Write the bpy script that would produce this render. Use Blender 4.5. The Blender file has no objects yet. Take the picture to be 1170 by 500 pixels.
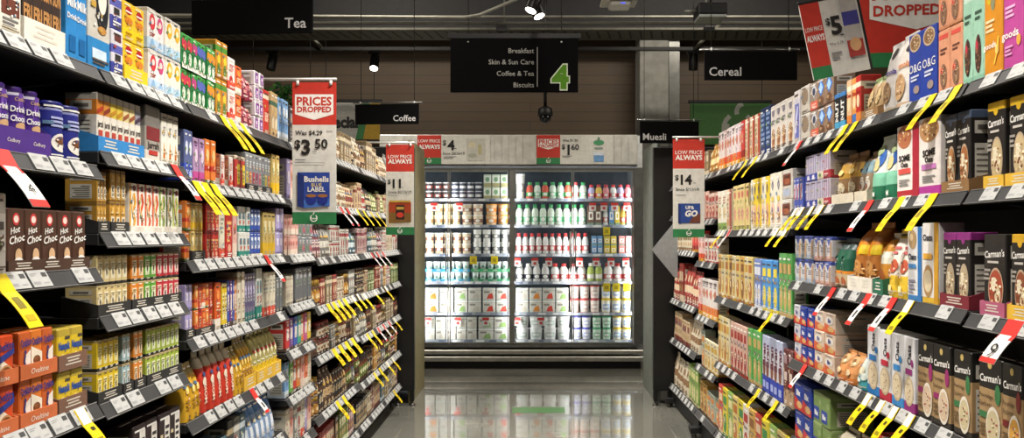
import bpy, math, random
from mathutils import Vector, Matrix
rnd = random.Random(7)
scene = bpy.context.scene
COL = scene.collection
H = 1.30          # camera height
F = 850.0         # focal length in pixels of the 1170 wide frame
VX, VY = 606.0, 270.0

# ------------------------------------------------------------------ materials
def lin(c):
    return c / 12.92 if c <= .04045 else ((c + .055) / 1.055) ** 2.4
def rgb(hx):
    hx = hx.lstrip('#')
    if len(hx) == 3: hx = ''.join(a + a for a in hx)
    return tuple(lin(int(hx[i:i + 2], 16) / 255) for i in (0, 2, 4))
_M = {}
def mat(hx, rough=.42, metal=0., kind='card', bump=0.):
    key = (hx, rough, metal, kind)
    if key in _M: return _M[key]
    m = bpy.data.materials.new('%s_%s' % (kind, hx.strip('#')))
    m.use_nodes = True
    nt = m.node_tree; p = nt.nodes['Principled BSDF']
    col = rgb(hx)
    tc = nt.nodes.new('ShaderNodeTexCoord')
    no = nt.nodes.new('ShaderNodeTexNoise'); no.inputs['Scale'].default_value = 35 if kind == 'card' else 14
    no.inputs['Detail'].default_value = 2
    nt.links.new(tc.outputs['Object'], no.inputs['Vector'])
    ra = nt.nodes.new('ShaderNodeValToRGB')
    k = .90 if kind == 'card' else .82
    ra.color_ramp.elements[0].position = .35; ra.color_ramp.elements[1].position = .65
    ra.color_ramp.elements[0].color = (*[c * k for c in col], 1)
    ra.color_ramp.elements[1].color = (*[min(1, c * 1.03) for c in col], 1)
    nt.links.new(no.outputs['Fac'], ra.inputs['Fac'])
    nt.links.new(ra.outputs['Color'], p.inputs['Base Color'])
    p.inputs['Roughness'].default_value = rough
    p.inputs['Metallic'].default_value = metal
    if rough >= .85: p.inputs['Specular IOR Level'].default_value = .1
    _M[key] = m
    return m
def emit(hx, s, name='lamp_glow'):
    key = (hx, s, name)
    if key in _M: return _M[key]
    m = bpy.data.materials.new(name); m.use_nodes = True
    nt = m.node_tree; nt.nodes.remove(nt.nodes['Principled BSDF'])
    e = nt.nodes.new('ShaderNodeEmission'); e.inputs['Color'].default_value = (*rgb(hx), 1); e.inputs['Strength'].default_value = s
    nt.links.new(e.outputs[0], nt.nodes['Material Output'].inputs['Surface'])
    _M[key] = m
    return m
def steel(hx='#8c8c88', r=.3): return mat(hx, r, .9, 'metal')
def black(): return mat('#111112', .5, 0, 'paint')

# ------------------------------------------------------------------ mesh builder
class MB:
    def __init__(s): s.v = []; s.f = []; s.m = []; s.sm = []; s.mats = []
    def mi(s, m):
        if m not in s.mats: s.mats.append(m)
        return s.mats.index(m)
    def face(s, pts, m, smooth=False):
        b = len(s.v); s.v.extend([tuple(p) for p in pts]); s.f.append(tuple(range(b, b + len(pts)))); s.m.append(s.mi(m)); s.sm.append(smooth)
    def faces(s, pts, fs, m, smooth=False):
        b = len(s.v); s.v.extend([tuple(p) for p in pts]); k = s.mi(m)
        for f in fs: s.f.append(tuple(b + i for i in f)); s.m.append(k); s.sm.append(smooth)
    def box(s, x0, x1, y0, y1, z0, z1, m, c=0.):
        if c <= 0:
            P = [(x0, y0, z0), (x1, y0, z0), (x1, y1, z0), (x0, y1, z0), (x0, y0, z1), (x1, y0, z1), (x1, y1, z1), (x0, y1, z1)]
            s.faces(P, [(3, 2, 1, 0), (4, 5, 6, 7), (0, 1, 5, 4), (1, 2, 6, 5), (2, 3, 7, 6), (3, 0, 4, 7)], m); return
        def ring(i, z):
            a0, a1, b0, b1 = x0 + i, x1 - i, y0 + i, y1 - i
            q = c
            return [(a0 + q, b0, z), (a1 - q, b0, z), (a1, b0 + q, z), (a1, b1 - q, z), (a1 - q, b1, z), (a0 + q, b1, z), (a0, b1 - q, z), (a0, b0 + q, z)]
        R = [ring(c * .8, z0), ring(0, z0 + c), ring(0, z1 - c), ring(c * .8, z1)]
        P = sum(R, []); fs = [tuple(reversed(range(8))), tuple(range(24, 32))]
        for k in range(3):
            for i in range(8):
                j = (i + 1) % 8; fs.append((k * 8 + i, k * 8 + j, k * 8 + 8 + j, k * 8 + 8 + i))
        s.faces(P, fs, m)
    def tube(s, pts, r, m, n=10, caps=True):
        pts = [Vector(p) for p in pts]; P = []
        for i, p in enumerate(pts):
            d = (pts[min(i + 1, len(pts) - 1)] - pts[max(i - 1, 0)]).normalized()
            u = d.cross(Vector((0, 0, 1)));
            if u.length < 1e-3: u = Vector((1, 0, 0))
            u.normalize(); w = d.cross(u)
            rr = r[i] if isinstance(r, (list, tuple)) else r
            for k in range(n):
                a = 2 * math.pi * k / n; P.append(p + u * math.cos(a) * rr + w * math.sin(a) * rr)
        fs = []
        for i in range(len(pts) - 1):
            for k in range(n):
                q = (k + 1) % n; fs.append((i * n + k, i * n + q, (i + 1) * n + q, (i + 1) * n + k))
        if caps: fs += [tuple(reversed(range(n))), tuple(range((len(pts) - 1) * n, len(pts) * n))]
        s.faces(P, fs, m, True)
    def lathe(s, prof, m, c=(0, 0), n=20):
        P = []
        for r, z in prof:
            for k in range(n):
                a = 2 * math.pi * k / n; P.append((c[0] + r * math.cos(a), c[1] + r * math.sin(a), z))
        fs = []
        for i in range(len(prof) - 1):
            for k in range(n):
                q = (k + 1) % n; fs.append((i * n + k, i * n + q, (i + 1) * n + q, (i + 1) * n + k))
        fs += [tuple(reversed(range(n))), tuple(range((len(prof) - 1) * n, len(prof) * n))]
        s.faces(P, fs, m, True)
    def mesh(s, name):
        me = bpy.data.meshes.new(name); me.from_pydata(s.v, [], s.f)
        for m in s.mats: me.materials.append(m)
        me.polygons.foreach_set('material_index', s.m); me.polygons.foreach_set('use_smooth', s.sm)
        me.update(); return me
    def build(s, name, parent=None):
        return ob(name, s.mesh(name), parent)
def ob(name, me, parent=None):
    o = bpy.data.objects.new(name, me); COL.objects.link(o)
    if parent: o.parent = parent
    return o
def tag(o, label=None, cat=None, group=None, kind=None):
    if label: o['label'] = label
    if cat: o['category'] = cat
    if group: o['group'] = group
    if kind: o['kind'] = kind
    return o
def thing(name, label, cat, loc=(0, 0, 0), rz=0., group=None):
    o = bpy.data.objects.new(name, None); COL.objects.link(o); o.location = loc; o.rotation_euler = (0, 0, rz)
    o.empty_display_size = .05
    return tag(o, label, cat, group)

# ------------------------------------------------------------------ text as flat outlines
_T = {}
def text2d(sx, bold=0.):
    key = (sx, bold)
    if key in _T: return _T[key]
    cu = bpy.data.curves.new('lettering', 'FONT'); cu.body = sx; cu.size = 1; cu.offset = bold; cu.resolution_u = 2; cu.fill_mode = 'BOTH'
    o = bpy.data.objects.new('lettering', cu); COL.objects.link(o)
    bpy.context.view_layer.update()
    me = bpy.data.meshes.new_from_object(o.evaluated_get(bpy.context.evaluated_depsgraph_get()))
    V = [(v.co.x, v.co.y) for v in me.vertices]; Fs = [tuple(p.vertices) for p in me.polygons]
    bpy.data.objects.remove(o); bpy.data.curves.remove(cu); bpy.data.meshes.remove(me)
    x0 = min(v[0] for v in V); x1 = max(v[0] for v in V)
    capk = .729
    V = [((a - x0) / capk, b / capk) for a, b in V]
    _T[key] = (V, Fs, (x1 - x0) / capk)
    return _T[key]

# element makers for printed faces (u, v in 0..1 of the front)
def b(v0, v1, c): return ('b', v0, v1, c)
def r(u0, u1, v0, v1, c): return ('r', u0, u1, v0, v1, c)
def e(u, v, ru, rv, c): return ('e', u, v, ru, rv, c)
def t(s, u, v, sz, c, al='c', bo=.02, mw=.9, rot=0., sh=0.): return ('t', s, u, v, sz, c, al, bo, mw, rot, sh)
def ln(u0, u1, v0, v1, n, c): return ('l', u0, u1, v0, v1, n, c)
def pg(pts, c): return ('p', pts, c)
def dots(u, v, ru, rv, n, cols, sz=.03): return ('d', u, v, ru, rv, n, cols, sz)
def st(pts, w, c): return ('k', pts, w, c)
def logo(u, v, R, c, asp):
    """peel shaped round mark: R relative to the height, asp = height / width of the face"""
    L = []
    arc = lambda cx, cy, rr, a0, a1, n=14: [((u + (cx + rr * math.cos(math.radians(a0 + (a1 - a0) * i / n))) * R * asp), v + (cy + rr * math.sin(math.radians(a0 + (a1 - a0) * i / n))) * R) for i in range(n + 1)]
    L.append(st(arc(0, 0, .85, 125, 415), .26 * R, c))
    L.append(st(arc(-.28, .12, .34, 160, 350), .2 * R, c))
    L.append(st(arc(.3, .12, .34, 190, 380), .2 * R, c))
    L.append(st(arc(.35, .95, .45, 100, 200, 8), .26 * R, c))
    return L

PROF = {  # (half width, half depth, exponent) along v
 'tin': [(0, .97, .97), (.02, 1, 1), (.9, 1, 1)],
 'jar': [(0, .92, .92), (.03, 1, 1), (.68, 1, 1), (.78, .82, .82)],
 'tub': [(0, .82, .82), (.9, .97, .97)],
 'cup': [(0, .74, .74), (.92, .95, .95)],
 'bottle': [(0, .92, .92), (.04, 1, 1), (.60, 1, 1), (.74, .82, .82), (.83, .52, .52)],
 'pouch': [(0, .97, .98), (.1, .98, 1), (.35, 1, .94), (.6, .99, .72), (.78, .98, .45), (.9, .97, .12), (.93, .97, .05), (1, .97, .045)],
 'bag': [(0, .9, .85), (.06, .97, .96), (.3, 1, 1), (.6, 1, .92), (.78, .96, .66), (.88, .9, .3), (.92, .88, .08), (1, .94, .05)],
 'tall': [(0, .97, .98), (.2, 1, 1), (.55, 1, .9), (.75, .95, .62), (.85, .85, .35), (.9, .8, .1), (1, .86, .06)],
}
EXP = {'tin': 2, 'jar': 2, 'tub': 2, 'cup': 2, 'bottle': 2, 'pouch': 3, 'bag': 2.6, 'tall': 3}
LID = {'tin': [(.9, 1.02), (.985, 1.02), (1, .96)], 'jar': [(.78, .86), (.98, .86), (1, .8)], 'tub': [(.9, 1.0), (.985, 1.0), (1, .95)],
       'cup': [(.92, 1.0), (1, 1.0)], 'bottle': [(.83, .58), (.98, .58), (1, .52)]}
NSEG = {'tin': 20, 'jar': 20, 'tub': 18, 'cup': 16, 'bottle': 14, 'pouch': 18, 'bag': 18, 'tall': 18}

def pack(name, shape, w, d, h, base, elems, rough=.4, lid=None, detail=True):
    """front at y=0 facing -Y, x centred, z from 0. Returns (body mesh, lid mesh or None)"""
    mb = MB(); a0, b0 = w / 2, d / 2
    bands = [x for x in elems if x[0] == 'b']
    M = lambda c: mat(c, rough)
    def colat(v):
        c = base
        for x in bands:
            if x[1] <= v <= x[2]: c = x[3]
        return M(c)
    vtop = LID[shape][0][0] if shape in LID else 1.
    if shape == 'box':
        ch = min(.0025, w * .06, d * .06)
        prof = None
        vs = {0., 1., ch / h, 1 - ch / h}
    else:
        prof = PROF[shape]; vs = {p[0] for p in prof if p[0] <= vtop}
        vs |= {i / 8 * vtop for i in range(9)} if shape in ('pouch', 'bag', 'tall') else set()
    for x in bands: vs |= {max(0, x[1]), min(vtop, x[2])}
    vs = sorted(v for v in vs if v <= vtop + 1e-6)
    vs = [v for i, v in enumerate(vs) if i == 0 or v - vs[i - 1] > 1e-4]
    def ab(v):
        for i in range(len(prof) - 1):
            p, q = prof[i], prof[i + 1]
            if v <= q[0] + 1e-9:
                k = (v - p[0]) / (q[0] - p[0]); return a0 * (p[1] + (q[1] - p[1]) * k), b0 * (p[2] + (q[2] - p[2]) * k)
        return a0 * prof[-1][1], b0 * prof[-1][2]
    n = EXP.get(shape, 2)
    def section(v):
        if prof is None:
            i = ch * .7 if (v < 1e-6 or v > 1 - 1e-6) else 0
            x0, x1, y0, y1 = -a0 + i, a0 - i, i, d - i
            return [(x0 + ch, y0), (x1 - ch, y0), (x1, y0 + ch), (x1, y1 - ch), (x1 - ch, y1), (x0 + ch, y1), (x0, y1 - ch), (x0, y0 + ch)]
        A, B = ab(v); R = []
        N = NSEG[shape]
        for k in range(N):
            th = 2 * math.pi * k / N - math.pi / 2
            cs, sn = math.cos(th), math.sin(th)
            R.append((A * math.copysign(abs(cs) ** (2 / n), cs), b0 + B * math.copysign(abs(sn) ** (2 / n), sn)))
        return R
    secs = [[(x, y, v * h) for x, y in section(v)] for v in vs]
    N = len(secs[0]); smooth = prof is not None
    for i in range(len(vs) - 1):
        m = colat((vs[i] + vs[i + 1]) / 2)
        P = secs[i] + secs[i + 1]
        mb.faces(P, [(k, (k + 1) % N, N + (k + 1) % N, N + k) for k in range(N)], m, smooth)
    mb.face(list(reversed(secs[0])), colat(0)); mb.face(secs[-1], colat(vtop))
    if shape == 'box' and detail:   # closing flap on the top and a glued seam
        mb.box(-a0 + ch * 2, a0 - ch * 2, d * .48, d * .52, h - .0002, h + .0004, M('#d8d2c4'))
    if shape == 'box' and detail and d > .03:   # printed side panels
        for sg in (-1, 1):
            X = sg * (a0 + .0004)
            def sq(y0, y1, z0, z1, m, o=0.):
                P = [(X + sg * o, y0 * d, z0 * h), (X + sg * o, y1 * d, z0 * h), (X + sg * o, y1 * d, z1 * h), (X + sg * o, y0 * d, z1 * h)]
                mb.face(P if sg > 0 else P[::-1], m)
            sq(.16, .84, .10, .58, M('#cfcabd')); sq(.16, .84, .70, .86, M('#cfcabd'))
            for i in range(6): sq(.22, (.78, .66, .74, .7, .78, .5)[i], .15 + .07 * i, .172 + .07 * i, M('#6f6a62'), .0003)
            sq(.26, .74, .75, .81, M('#6f6a62'), .0003)
    def S(u, v, off):
        if prof is None: return ((u - .5) * w, -off, v * h)
        A, B = ab(v)
        if n == 2:
            th = (u - .5) * math.pi * .9
            return ((A + off) * math.sin(th), b0 - (B + off) * math.cos(th), v * h)
        x = (2 * u - 1) * .96
        return (x * A, b0 - (B + off) * max(0., (1 - abs(x) ** n)) ** (1 / n) - off, v * h)
    flat = prof is None; k = 0
    uw = w if n != 2 or flat else w * math.pi * .45
    for x in elems:
        if x[0] == 'b': continue
        k += 1; off = (.0003 if flat else .0009) + .0003 * k
        if x[0] == 'r':
            q = 1 if flat else 4
            P = [S(x[1] + (x[2] - x[1]) * i / q, x[3] + (x[4] - x[3]) * j / q, off) for j in range(q + 1) for i in range(q + 1)]
            mb.faces(P, [(j * (q + 1) + i, j * (q + 1) + i + 1, (j + 1) * (q + 1) + i + 1, (j + 1) * (q + 1) + i) for j in range(q) for i in range(q)], M(x[5]))
        elif x[0] == 'e':
            N2 = 18; rings = [0, .5, 1.]
            P = [S(x[1], x[2], off)]
            for q in rings[1:]:
                P += [S(x[1] + x[3] * q * math.cos(2 * math.pi * i / N2), x[2] + x[4] * q * math.sin(2 * math.pi * i / N2), off) for i in range(N2)]
            fs = [(0, 1 + i, 1 + (i + 1) % N2) for i in range(N2)] + [(1 + i, 1 + N2 + i, 1 + N2 + (i + 1) % N2, 1 + (i + 1) % N2) for i in range(N2)]
            mb.faces(P, fs, M(x[5]))
        elif x[0] == 'd':
            _, u, v, ru, rv, nn, cols, sz = x; rr = random.Random(int(u * 100) + nn)
            for i in range(nn):
                a, q = rr.uniform(0, 6.283), math.sqrt(rr.random()); cu, cv = u + ru * q * math.cos(a), v + rv * q * math.sin(a)
                s1, s2, a2 = sz * h / uw * rr.uniform(.6, 1.2), sz * rr.uniform(.5, 1.), rr.uniform(0, 6.283)
                P = [(math.cos(2 * math.pi * j / 7) * s1, math.sin(2 * math.pi * j / 7) * s2) for j in range(7)]
                mb.face([S(cu + p, cv + q_, off + .00002 * i) for p, q_ in P], M(cols[i % len(cols)]))
        elif x[0] == 'l':
            _, u0, u1, v0, v1, nn, c = x
            for i in range(nn):
                vv = v1 - (v1 - v0) * (i + .5) / nn; hh = (v1 - v0) / nn * .28
                uu = u1 - (u1 - u0) * (.0, .25, .1, .35, .05)[i % 5]
                q = 1 if flat else 3
                P = [S(u0 + (uu - u0) * a / q, vv + s * hh, off) for s in (-1, 1) for a in range(q + 1)]
                mb.faces(P, [(a, a + 1, q + 2 + a, q + 1 + a) for a in range(q)], M(c))
        elif x[0] == 'p':
            mb.face([S(p[0], p[1], off) for p in x[1]], M(x[2]))
        elif x[0] == 'k':
            pts = [Vector((p[0] * uw, p[1] * h)) for p in x[1]]; W = x[2] * h / 2; L = []; R = []
            for i, p in enumerate(pts):
                dd = (pts[min(i + 1, len(pts) - 1)] - pts[max(0, i - 1)]).normalized(); nn = Vector((-dd.y, dd.x))
                L.append(p + nn * W); R.append(p - nn * W)
            P = [S(p.x / uw, p.y / h, off) for p in L + R]; q = len(pts)
            mb.faces(P, [(i, i + 1, q + i + 1, q + i) for i in range(q - 1)], M(x[3]))
        elif x[0] == 't':
            _, sx, u, v, sz, c, al, bo, mw, rot, sh = x
            V, Fs, W = text2d(sx, bo); sc = sz * h; sx_ = sc
            room = uw if abs(rot) < 45 else h
            if W * sc > mw * room: sx_ = mw * room / W; sc = max(sx_, sc * .75)
            ox = {'c': -W / 2, 'l': 0, 'r': -W}[al]
            cr, sr = math.cos(math.radians(rot)), math.sin(math.radians(rot)); P = []
            for (p, q) in V:
                X = (p + ox + sh * q) * sx_; Z = (q - .5) * sc
                P.append(S(u + (X * cr - Z * sr) / uw, v + (X * sr + Z * cr) / h, off))
            mb.faces(P, Fs, M(c))
    lm = None
    if shape in LID:
        l2 = MB(); l2.lathe([(a0 * rr, z * h + (.0004 if i == 0 else 0)) for i, (z, rr) in enumerate(LID[shape])], mat(lid or '#e9e9e6', .35), (0, b0), NSEG[shape])
        lm = l2.mesh(name + '_lid')
    return mb.mesh(name), lm
# ------------------------------------------------------------------ the goods: name, category, phrase, shape, base colour, print, lid colour
W_, K_, GOLD = '#f2f0ea', '#151414', '#d9a441'
D = {}
def G(key, name, cat, phrase, shape, base, elems=(), lid=None, d=.075): 
    el = []
    for x in elems: el.extend(x if isinstance(x, list) else [x])
    if shape != 'bottle' and not key.startswith('f') and not any(x[0] in ('d', 't') for x in el):   # small print every packet carries
        q = random.Random(key); pal = [W_, '#4a4038', base, q.choice(('#c9a24a', '#a8443c', '#5a7a9a', '#7d9a5c', '#d8c8a0'))]
        el += [ln(.1, q.uniform(.5, .9), .885, .94, 1, q.choice((W_, '#4a4038'))), ln(q.uniform(.1, .4), .9, q.uniform(.03, .05), .11, 2, q.choice((W_, '#5a5048', '#c9bfa8')))]
        el += [dots(q.uniform(.35, .65), q.uniform(.22, .5), .3, .12, 12 if shape == 'box' else 8, pal, .02), r(.08, .3, .6, .66, pal[3])]
    D[key] = dict(name=name, cat=cat, phrase=phrase, shape=shape, base=base, el=el, lid=lid, d=d)
# --- tea and coffee side
G('sun', 'snack_bar_box', 'box', 'dark box with tan block letters', 'box', '#3a2c26', [b(.0, .12, '#1d1716'), t('SUN', .5, .72, .24, '#b8854f', bo=.04), t('FRI', .5, .4, .26, '#b8854f', bo=.04), e(.5, .92, .2, .06, '#c9c2b4')])
G('whitecarton', 'drink_carton', 'carton', 'white carton beside the tan lettered boxes', 'box', '#e4dfd2', [r(.1, .9, .25, .45, '#6d3b2f'), ln(.15, .85, .08, .22, 3, '#777'), b(.62, 1, '#4a2d22')])
G('malt', 'drink_powder_pouch', 'pouch', 'sky blue malted milk pouch', 'box', '#2f86c8', [b(.92, 1, '#6f4a2c'), t('Malted', .5, .78, .12, W_), t('Milk', .5, .6, .14, W_), t('Drink', .5, .45, .08, W_), r(.2, .8, .08, .25, '#1b66a4')])
G('mugbox', 'coffee_box', 'box', 'grey box picturing a dark mug', 'box', '#c9c5bb', [b(0, .3, '#2f86c4'), e(.62, .66, .3, .3, '#23262c'), e(.62, .72, .2, .16, '#efe9dc'), r(.15, .8, .1, .2, '#cfe3f2'), e(.6, .4, .2, .04, '#c08a4a')])
G('lilac', 'coffee_sachet_box', 'box', 'white and violet sachet box', 'box', '#d9d6dd', [b(0, .3, '#41479c'), b(.5, .68, '#5a5fae'), r(.2, .8, .76, .9, '#6b3a35'), r(.25, .75, .34, .48, '#333'), ln(.15, .85, .06, .2, 2, W_)])
G('yellowtea', 'tea_box', 'box', 'bright yellow tea box with red disc', 'box', '#edc22c', [b(0, .32, '#f4d21a'), e(.5, .78, .3, .1, '#b8202a'), r(.2, .8, .73, .77, W_), e(.5, .52, .36, .1, '#d9832a'), ln(.2, .8, .1, .25, 2, '#c9971a')])
G('redfruit', 'tea_box', 'box', 'white tea box with red fruit print', 'box', '#eae6e2', [b(0, .28, '#bcd4ea'), b(.9, 1, '#c7c2ba'), e(.5, .68, .34, .2, '#d23b45'), e(.5, .7, .18, .08, '#f3d9d0'), ln(.2, .8, .32, .42, 2, '#a44'), pg([(.1, .02), (.9, .02), (.5, .3)], '#8db7dd')])
G('pinkfruit', 'tea_box', 'box', 'white tea box with pink berry print', 'box', '#ece7e6', [b(0, .28, '#c4d8ec'), b(.9, 1, '#c7c2ba'), e(.5, .68, .34, .2, '#c74a7c'), e(.5, .7, .18, .08, '#f3d9d0'), pg([(.1, .02), (.9, .02), (.5, .3)], '#9cc0e2')])
G('lemonfruit', 'tea_box', 'box', 'white tea box with golden lemon print', 'box', '#efe9da', [b(0, .28, '#c4dcec'), b(.9, 1, '#c7c2ba'), e(.5, .68, .34, .2, '#e9b32c'), e(.5, .7, .18, .08, '#f7efc8'), pg([(.1, .02), (.9, .02), (.5, .3)], '#9cc8e2')])
for kk, c1, nm in (('g1', '#c93c52', 'red'), ('g2', '#b8457f', 'magenta'), ('g3', '#5a67b5', 'blue'), ('g4', '#e2912d', 'orange')):
    G('herb' + kk, 'herbal_tea_box', 'tea box', 'green herbal tea box, %s fruit picture' % nm, 'box', '#2f8b4a', [b(.86, 1, '#46a54e'), e(.3, .72, .28, .15, c1), e(.7, .68, .28, .15, c1), r(.05, .95, .42, .52, '#2a6e3e'), e(.5, .3, .3, .18, '#dfe9d8'), pg([(0, 0), (1, 0), (1, .12), (.5, .05), (0, .16)], W_)])
G('orangegreen', 'juice_box', 'box', 'tall orange and green fruit box', 'box', '#c88a2c', [b(.72, .86, '#4f8a36'), e(.5, .5, .3, .12, '#e6c23a'), e(.5, .25, .32, .16, '#6e8a35'), b(0, .08, '#b5782a')])
G('whitered', 'biscuit_box', 'box', 'white box with red berries', 'box', '#e8dcd5', [b(0, .25, '#e2503b'), e(.5, .6, .3, .16, '#dfd2cc'), e(.4, .32, .25, .1, '#cf2e2c'), ln(.2, .8, .55, .8, 4, '#c77')])
G('orangebox', 'tea_box', 'box', 'burnt orange box with white foot', 'box', '#d8602c', [b(0, .25, '#e8e0d2'), e(.5, .75, .3, .1, '#e98a3c'), ln(.2, .8, .4, .6, 3, '#f3d2b0')])
G('maroonbag', 'coffee_pouch', 'pouch', 'glossy maroon pouch with pale script', 'pouch', '#8f3146', [b(.4, .55, '#a8535f'), r(.15, .85, .62, .72, '#d9b7ae'), r(.2, .8, .18, .3, '#cf8f8c'), e(.5, .48, .25, .06, '#cfa8a8')])
G('purplesq', 'capsule_box', 'box', 'white box with purple square', 'box', '#e6e0e6', [r(.15, .85, .2, .85, '#7a2f8e'), r(.35, .65, .45, .7, '#e7d5ea'), ln(.25, .75, .25, .38, 2, '#d9bfe0')])
G('redthin', 'tea_box', 'box', 'slim red box', 'box', '#c2352c', [b(.8, .9, '#e0d2bb'), r(.2, .8, .3, .5, '#e6b7a0')])
G('tanthin', 'tea_box', 'box', 'slim tan box', 'box', '#c0a274', [b(.7, .8, '#4c6a54'), r(.2, .8, .2, .45, '#e3d6b5')])
G('skyblue', 'tea_box', 'box', 'pale sky blue box', 'box', '#7ba4cf', [b(0, .2, '#c9d8e4'), r(.2, .8, .6, .8, '#d8e5f0'), e(.5, .4, .25, .1, '#5b82b5')])
G('darkgrey', 'coffee_box', 'box', 'charcoal box with silver panel', 'box', '#3c3d40', [r(.2, .8, .55, .8, '#8b8d90'), ln(.2, .8, .15, .4, 3, '#9a9a98')])
G('cadbury', 'drinking_chocolate_tin', 'tin', 'purple drinking chocolate tin', 'tin', '#4a2787', [b(.0, .06, '#35205e'), b(.86, .9, '#d9d2e4'), pg([(.3, .3), (.75, .3), (.55, .9), (.4, .9)], '#6b46a6'), t('Cadbury', .5, .81, .075, '#d8b25e', sh=.2, bo=.0, mw=.45), t('Drinking', .5, .66, .12, W_, mw=.62), t('Chocolate', .5, .52, .12, W_, mw=.62), e(.5, .40, .2, .06, '#c9a277')], lid='#3d2170')
G('bluetin', 'coffee_tin', 'tin', 'deep blue coffee tin with cup picture', 'tin', '#23287e', [b(.84, .88, '#8f93c4'), e(.55, .3, .3, .16, '#e9e4da'), e(.55, .34, .2, .07, '#7a4a2c'), ln(.25, .75, .55, .75, 3, '#aab0dd')], lid='#1c2070')
for kk, c1, nm in (('1', '#4a2a1e', 'plain'), ('2', '#5d2a24', 'red swirled'), ('3', '#3d5a3c', 'mint footed'), ('4', '#b98a3a', 'caramel footed')):
    G('hc' + kk, 'hot_chocolate_box', 'box', '%s brown hot choc box' % nm, 'box', '#4b3126', [b(0, .1, c1), e(.5, .83, .2, .1, '#c9373a'), e(.5, .83, .14, .06, '#e9d9cf'), t('Hot', .42, .66, .1, W_, sh=.25, rot=12), t('Choc', .5, .52, .12, W_, sh=.25, rot=12), e(.62, .25, .2, .12, '#d9b38a'), e(.62, .16, .26, .07, W_), pg([(.05, .12), (.95, .04), (.95, .1), (.05, .18)], c1)])
G('whitechoc', 'hot_chocolate_box', 'box', 'white hot drink box with brown swirl', 'box', '#dcd8d2', [b(.75, 1, '#b9b4ac'), pg([(.2, .2), (.8, .35), (.8, .5), (.2, .4)], '#6d5a4e'), r(.2, .8, .55, .65, '#55504c')])
for kk, c1, c2, nm in (('1', '#d24a1e', '#f0e2cc', 'cream swirled'), ('2', '#c8602a', '#efe6da', 'cyclist printed'), ('3', '#dd7a2c', '#f2e7d2', 'biscuit printed')):
    el = [t('Ovaltine', .5, .78, .24, '#23307c', rot=8, bo=.03, mw=.94), ]
    if kk == '1': el = [pg([(.0, .62), (1, .25), (1, 0), (0, 0)], c2), e(.55, .22, .36, .16, '#b98a5a'), e(.55, .24, .26, .1, '#7a4a2a'), pg([(.0, .55), (1, .72), (1, .6), (0, .4)], '#2a3a8c')] + el
    if kk == '2': el = [pg([(.3, 0), (1, 0), (1, .6), (.6, .5)], c2), st([(.5, .5), (.42, .36), (.55, .25), (.5, .12)], .05, '#3a3a78'), e(.5, .56, .1, .05, '#3a3a78'), e(.3, .14, .17, .1, '#4a3a70'), e(.72, .14, .17, .1, '#4a3a70'), e(.3, .14, .1, .06, c1), e(.72, .14, .1, .06, c2)] + el
    if kk == '3': el = [pg([(.0, .0), (1, 0), (1, .5), (0, .66)], c2), e(.5, .34, .34, .1, '#7a4526'), e(.42, .38, .18, .05, '#8f5a34'), ln(.3, .8, .04, .14, 2, '#a98')] + el
    G('ov' + kk, 'malt_drink_box', 'box', '%s orange malt box' % nm, 'box', c1, el)
G('nes', 'chocolate_powder_box', 'box', 'yellow chocolate powder box', 'box', '#d9bb2a', [b(.8, 1, '#b9a23a'), r(.55, .95, .72, .8, '#4a4438'), t('Nesquik', .5, .58, .26, '#1f4fa0', bo=.04), e(.72, .22, .24, .14, '#8a5230'), e(.35, .22, .2, .16, '#efe08a')])
for kk, c1, c2, nm in (('1', '#c87a2c', '#b0402c', 'amber'), ('2', '#cf8a3a', '#8a3a2c', 'copper'), ('3', '#d9c04a', '#c08a2a', 'lemon topped'), ('4', '#e3d29a', '#9a5a3a', 'cream'), ('5', '#8f8f99', '#4a3a4c', 'grey')):
    G('jar' + kk, 'coffee_sachet_box', 'box', '%s topped coffee sachet box' % nm, 'box', '#e2dcd0', [b(.88, 1, '#a29c92'), b(.62, .88, c1), pg([(0, .62), (1, .72), (1, .8), (0, .7)], c2), t('Jarrah', .5, .47, .15, '#2b2422'), r(.18, .82, .25, .36, '#b8483c'), b(0, .08, '#d0c8bc')])
G('bigjar', 'coffee_sachet_box', 'box', 'wide grey coffee box with maroon panel', 'box', '#9b958c', [b(.62, 1, '#77736d'), r(.05, .95, .38, .62, '#7a2c30'), t('Jarrah', .5, .3, .12, '#2b2422'), b(0, .2, '#d8d2c6'), r(.2, .8, .12, .2, '#b3382f')])
G('whiteflame', 'tea_box', 'box', 'tall white box with flame print', 'box', '#e0ddd2', [b(.85, 1, '#a9a59a'), pg([(.3, .12), (.7, .12), (.5, .45)], '#e0a02c'), pg([(.4, .12), (.6, .12), (.5, .32)], '#c8502a'), ln(.3, .7, .55, .75, 4, '#999')])
G('goldbox', 'tea_box', 'tea box', 'golden tea box with white label', 'box', '#c2923c', [b(.88, 1, '#8d6a30'), r(.2, .8, .1, .5, '#efe6cc'), e(.5, .36, .16, .1, '#2a2622'), ln(.3, .7, .14, .24, 2, '#555'), r(.3, .7, .6, .8, '#dcb463')])
for kk, c1, nm in (('1', '#e0a02c', 'amber'), ('2', '#d24a2a', 'red'), ('3', '#d9552c', 'scarlet'), ('4', '#8ab040', 'lime'), ('5', '#5a6a3a', 'olive'), ('6', '#b6cc5a', 'pale green')):
    G('swirl' + kk, 'herbal_tea_box', 'tea box', 'white tea box with %s swirl' % nm, 'box', '#ece8dc', [b(.0, .08, '#d9d2c6'), r(.02, .2, .1, 1, c1), e(.62, .9, .2, .06, '#7a2430'), st([(.55, .8), (.75, .62), (.45, .42), (.7, .25), (.55, .1)], .07, c1), st([(.45, .75), (.3, .55), (.5, .3)], .04, '#e9c98a')])
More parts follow.
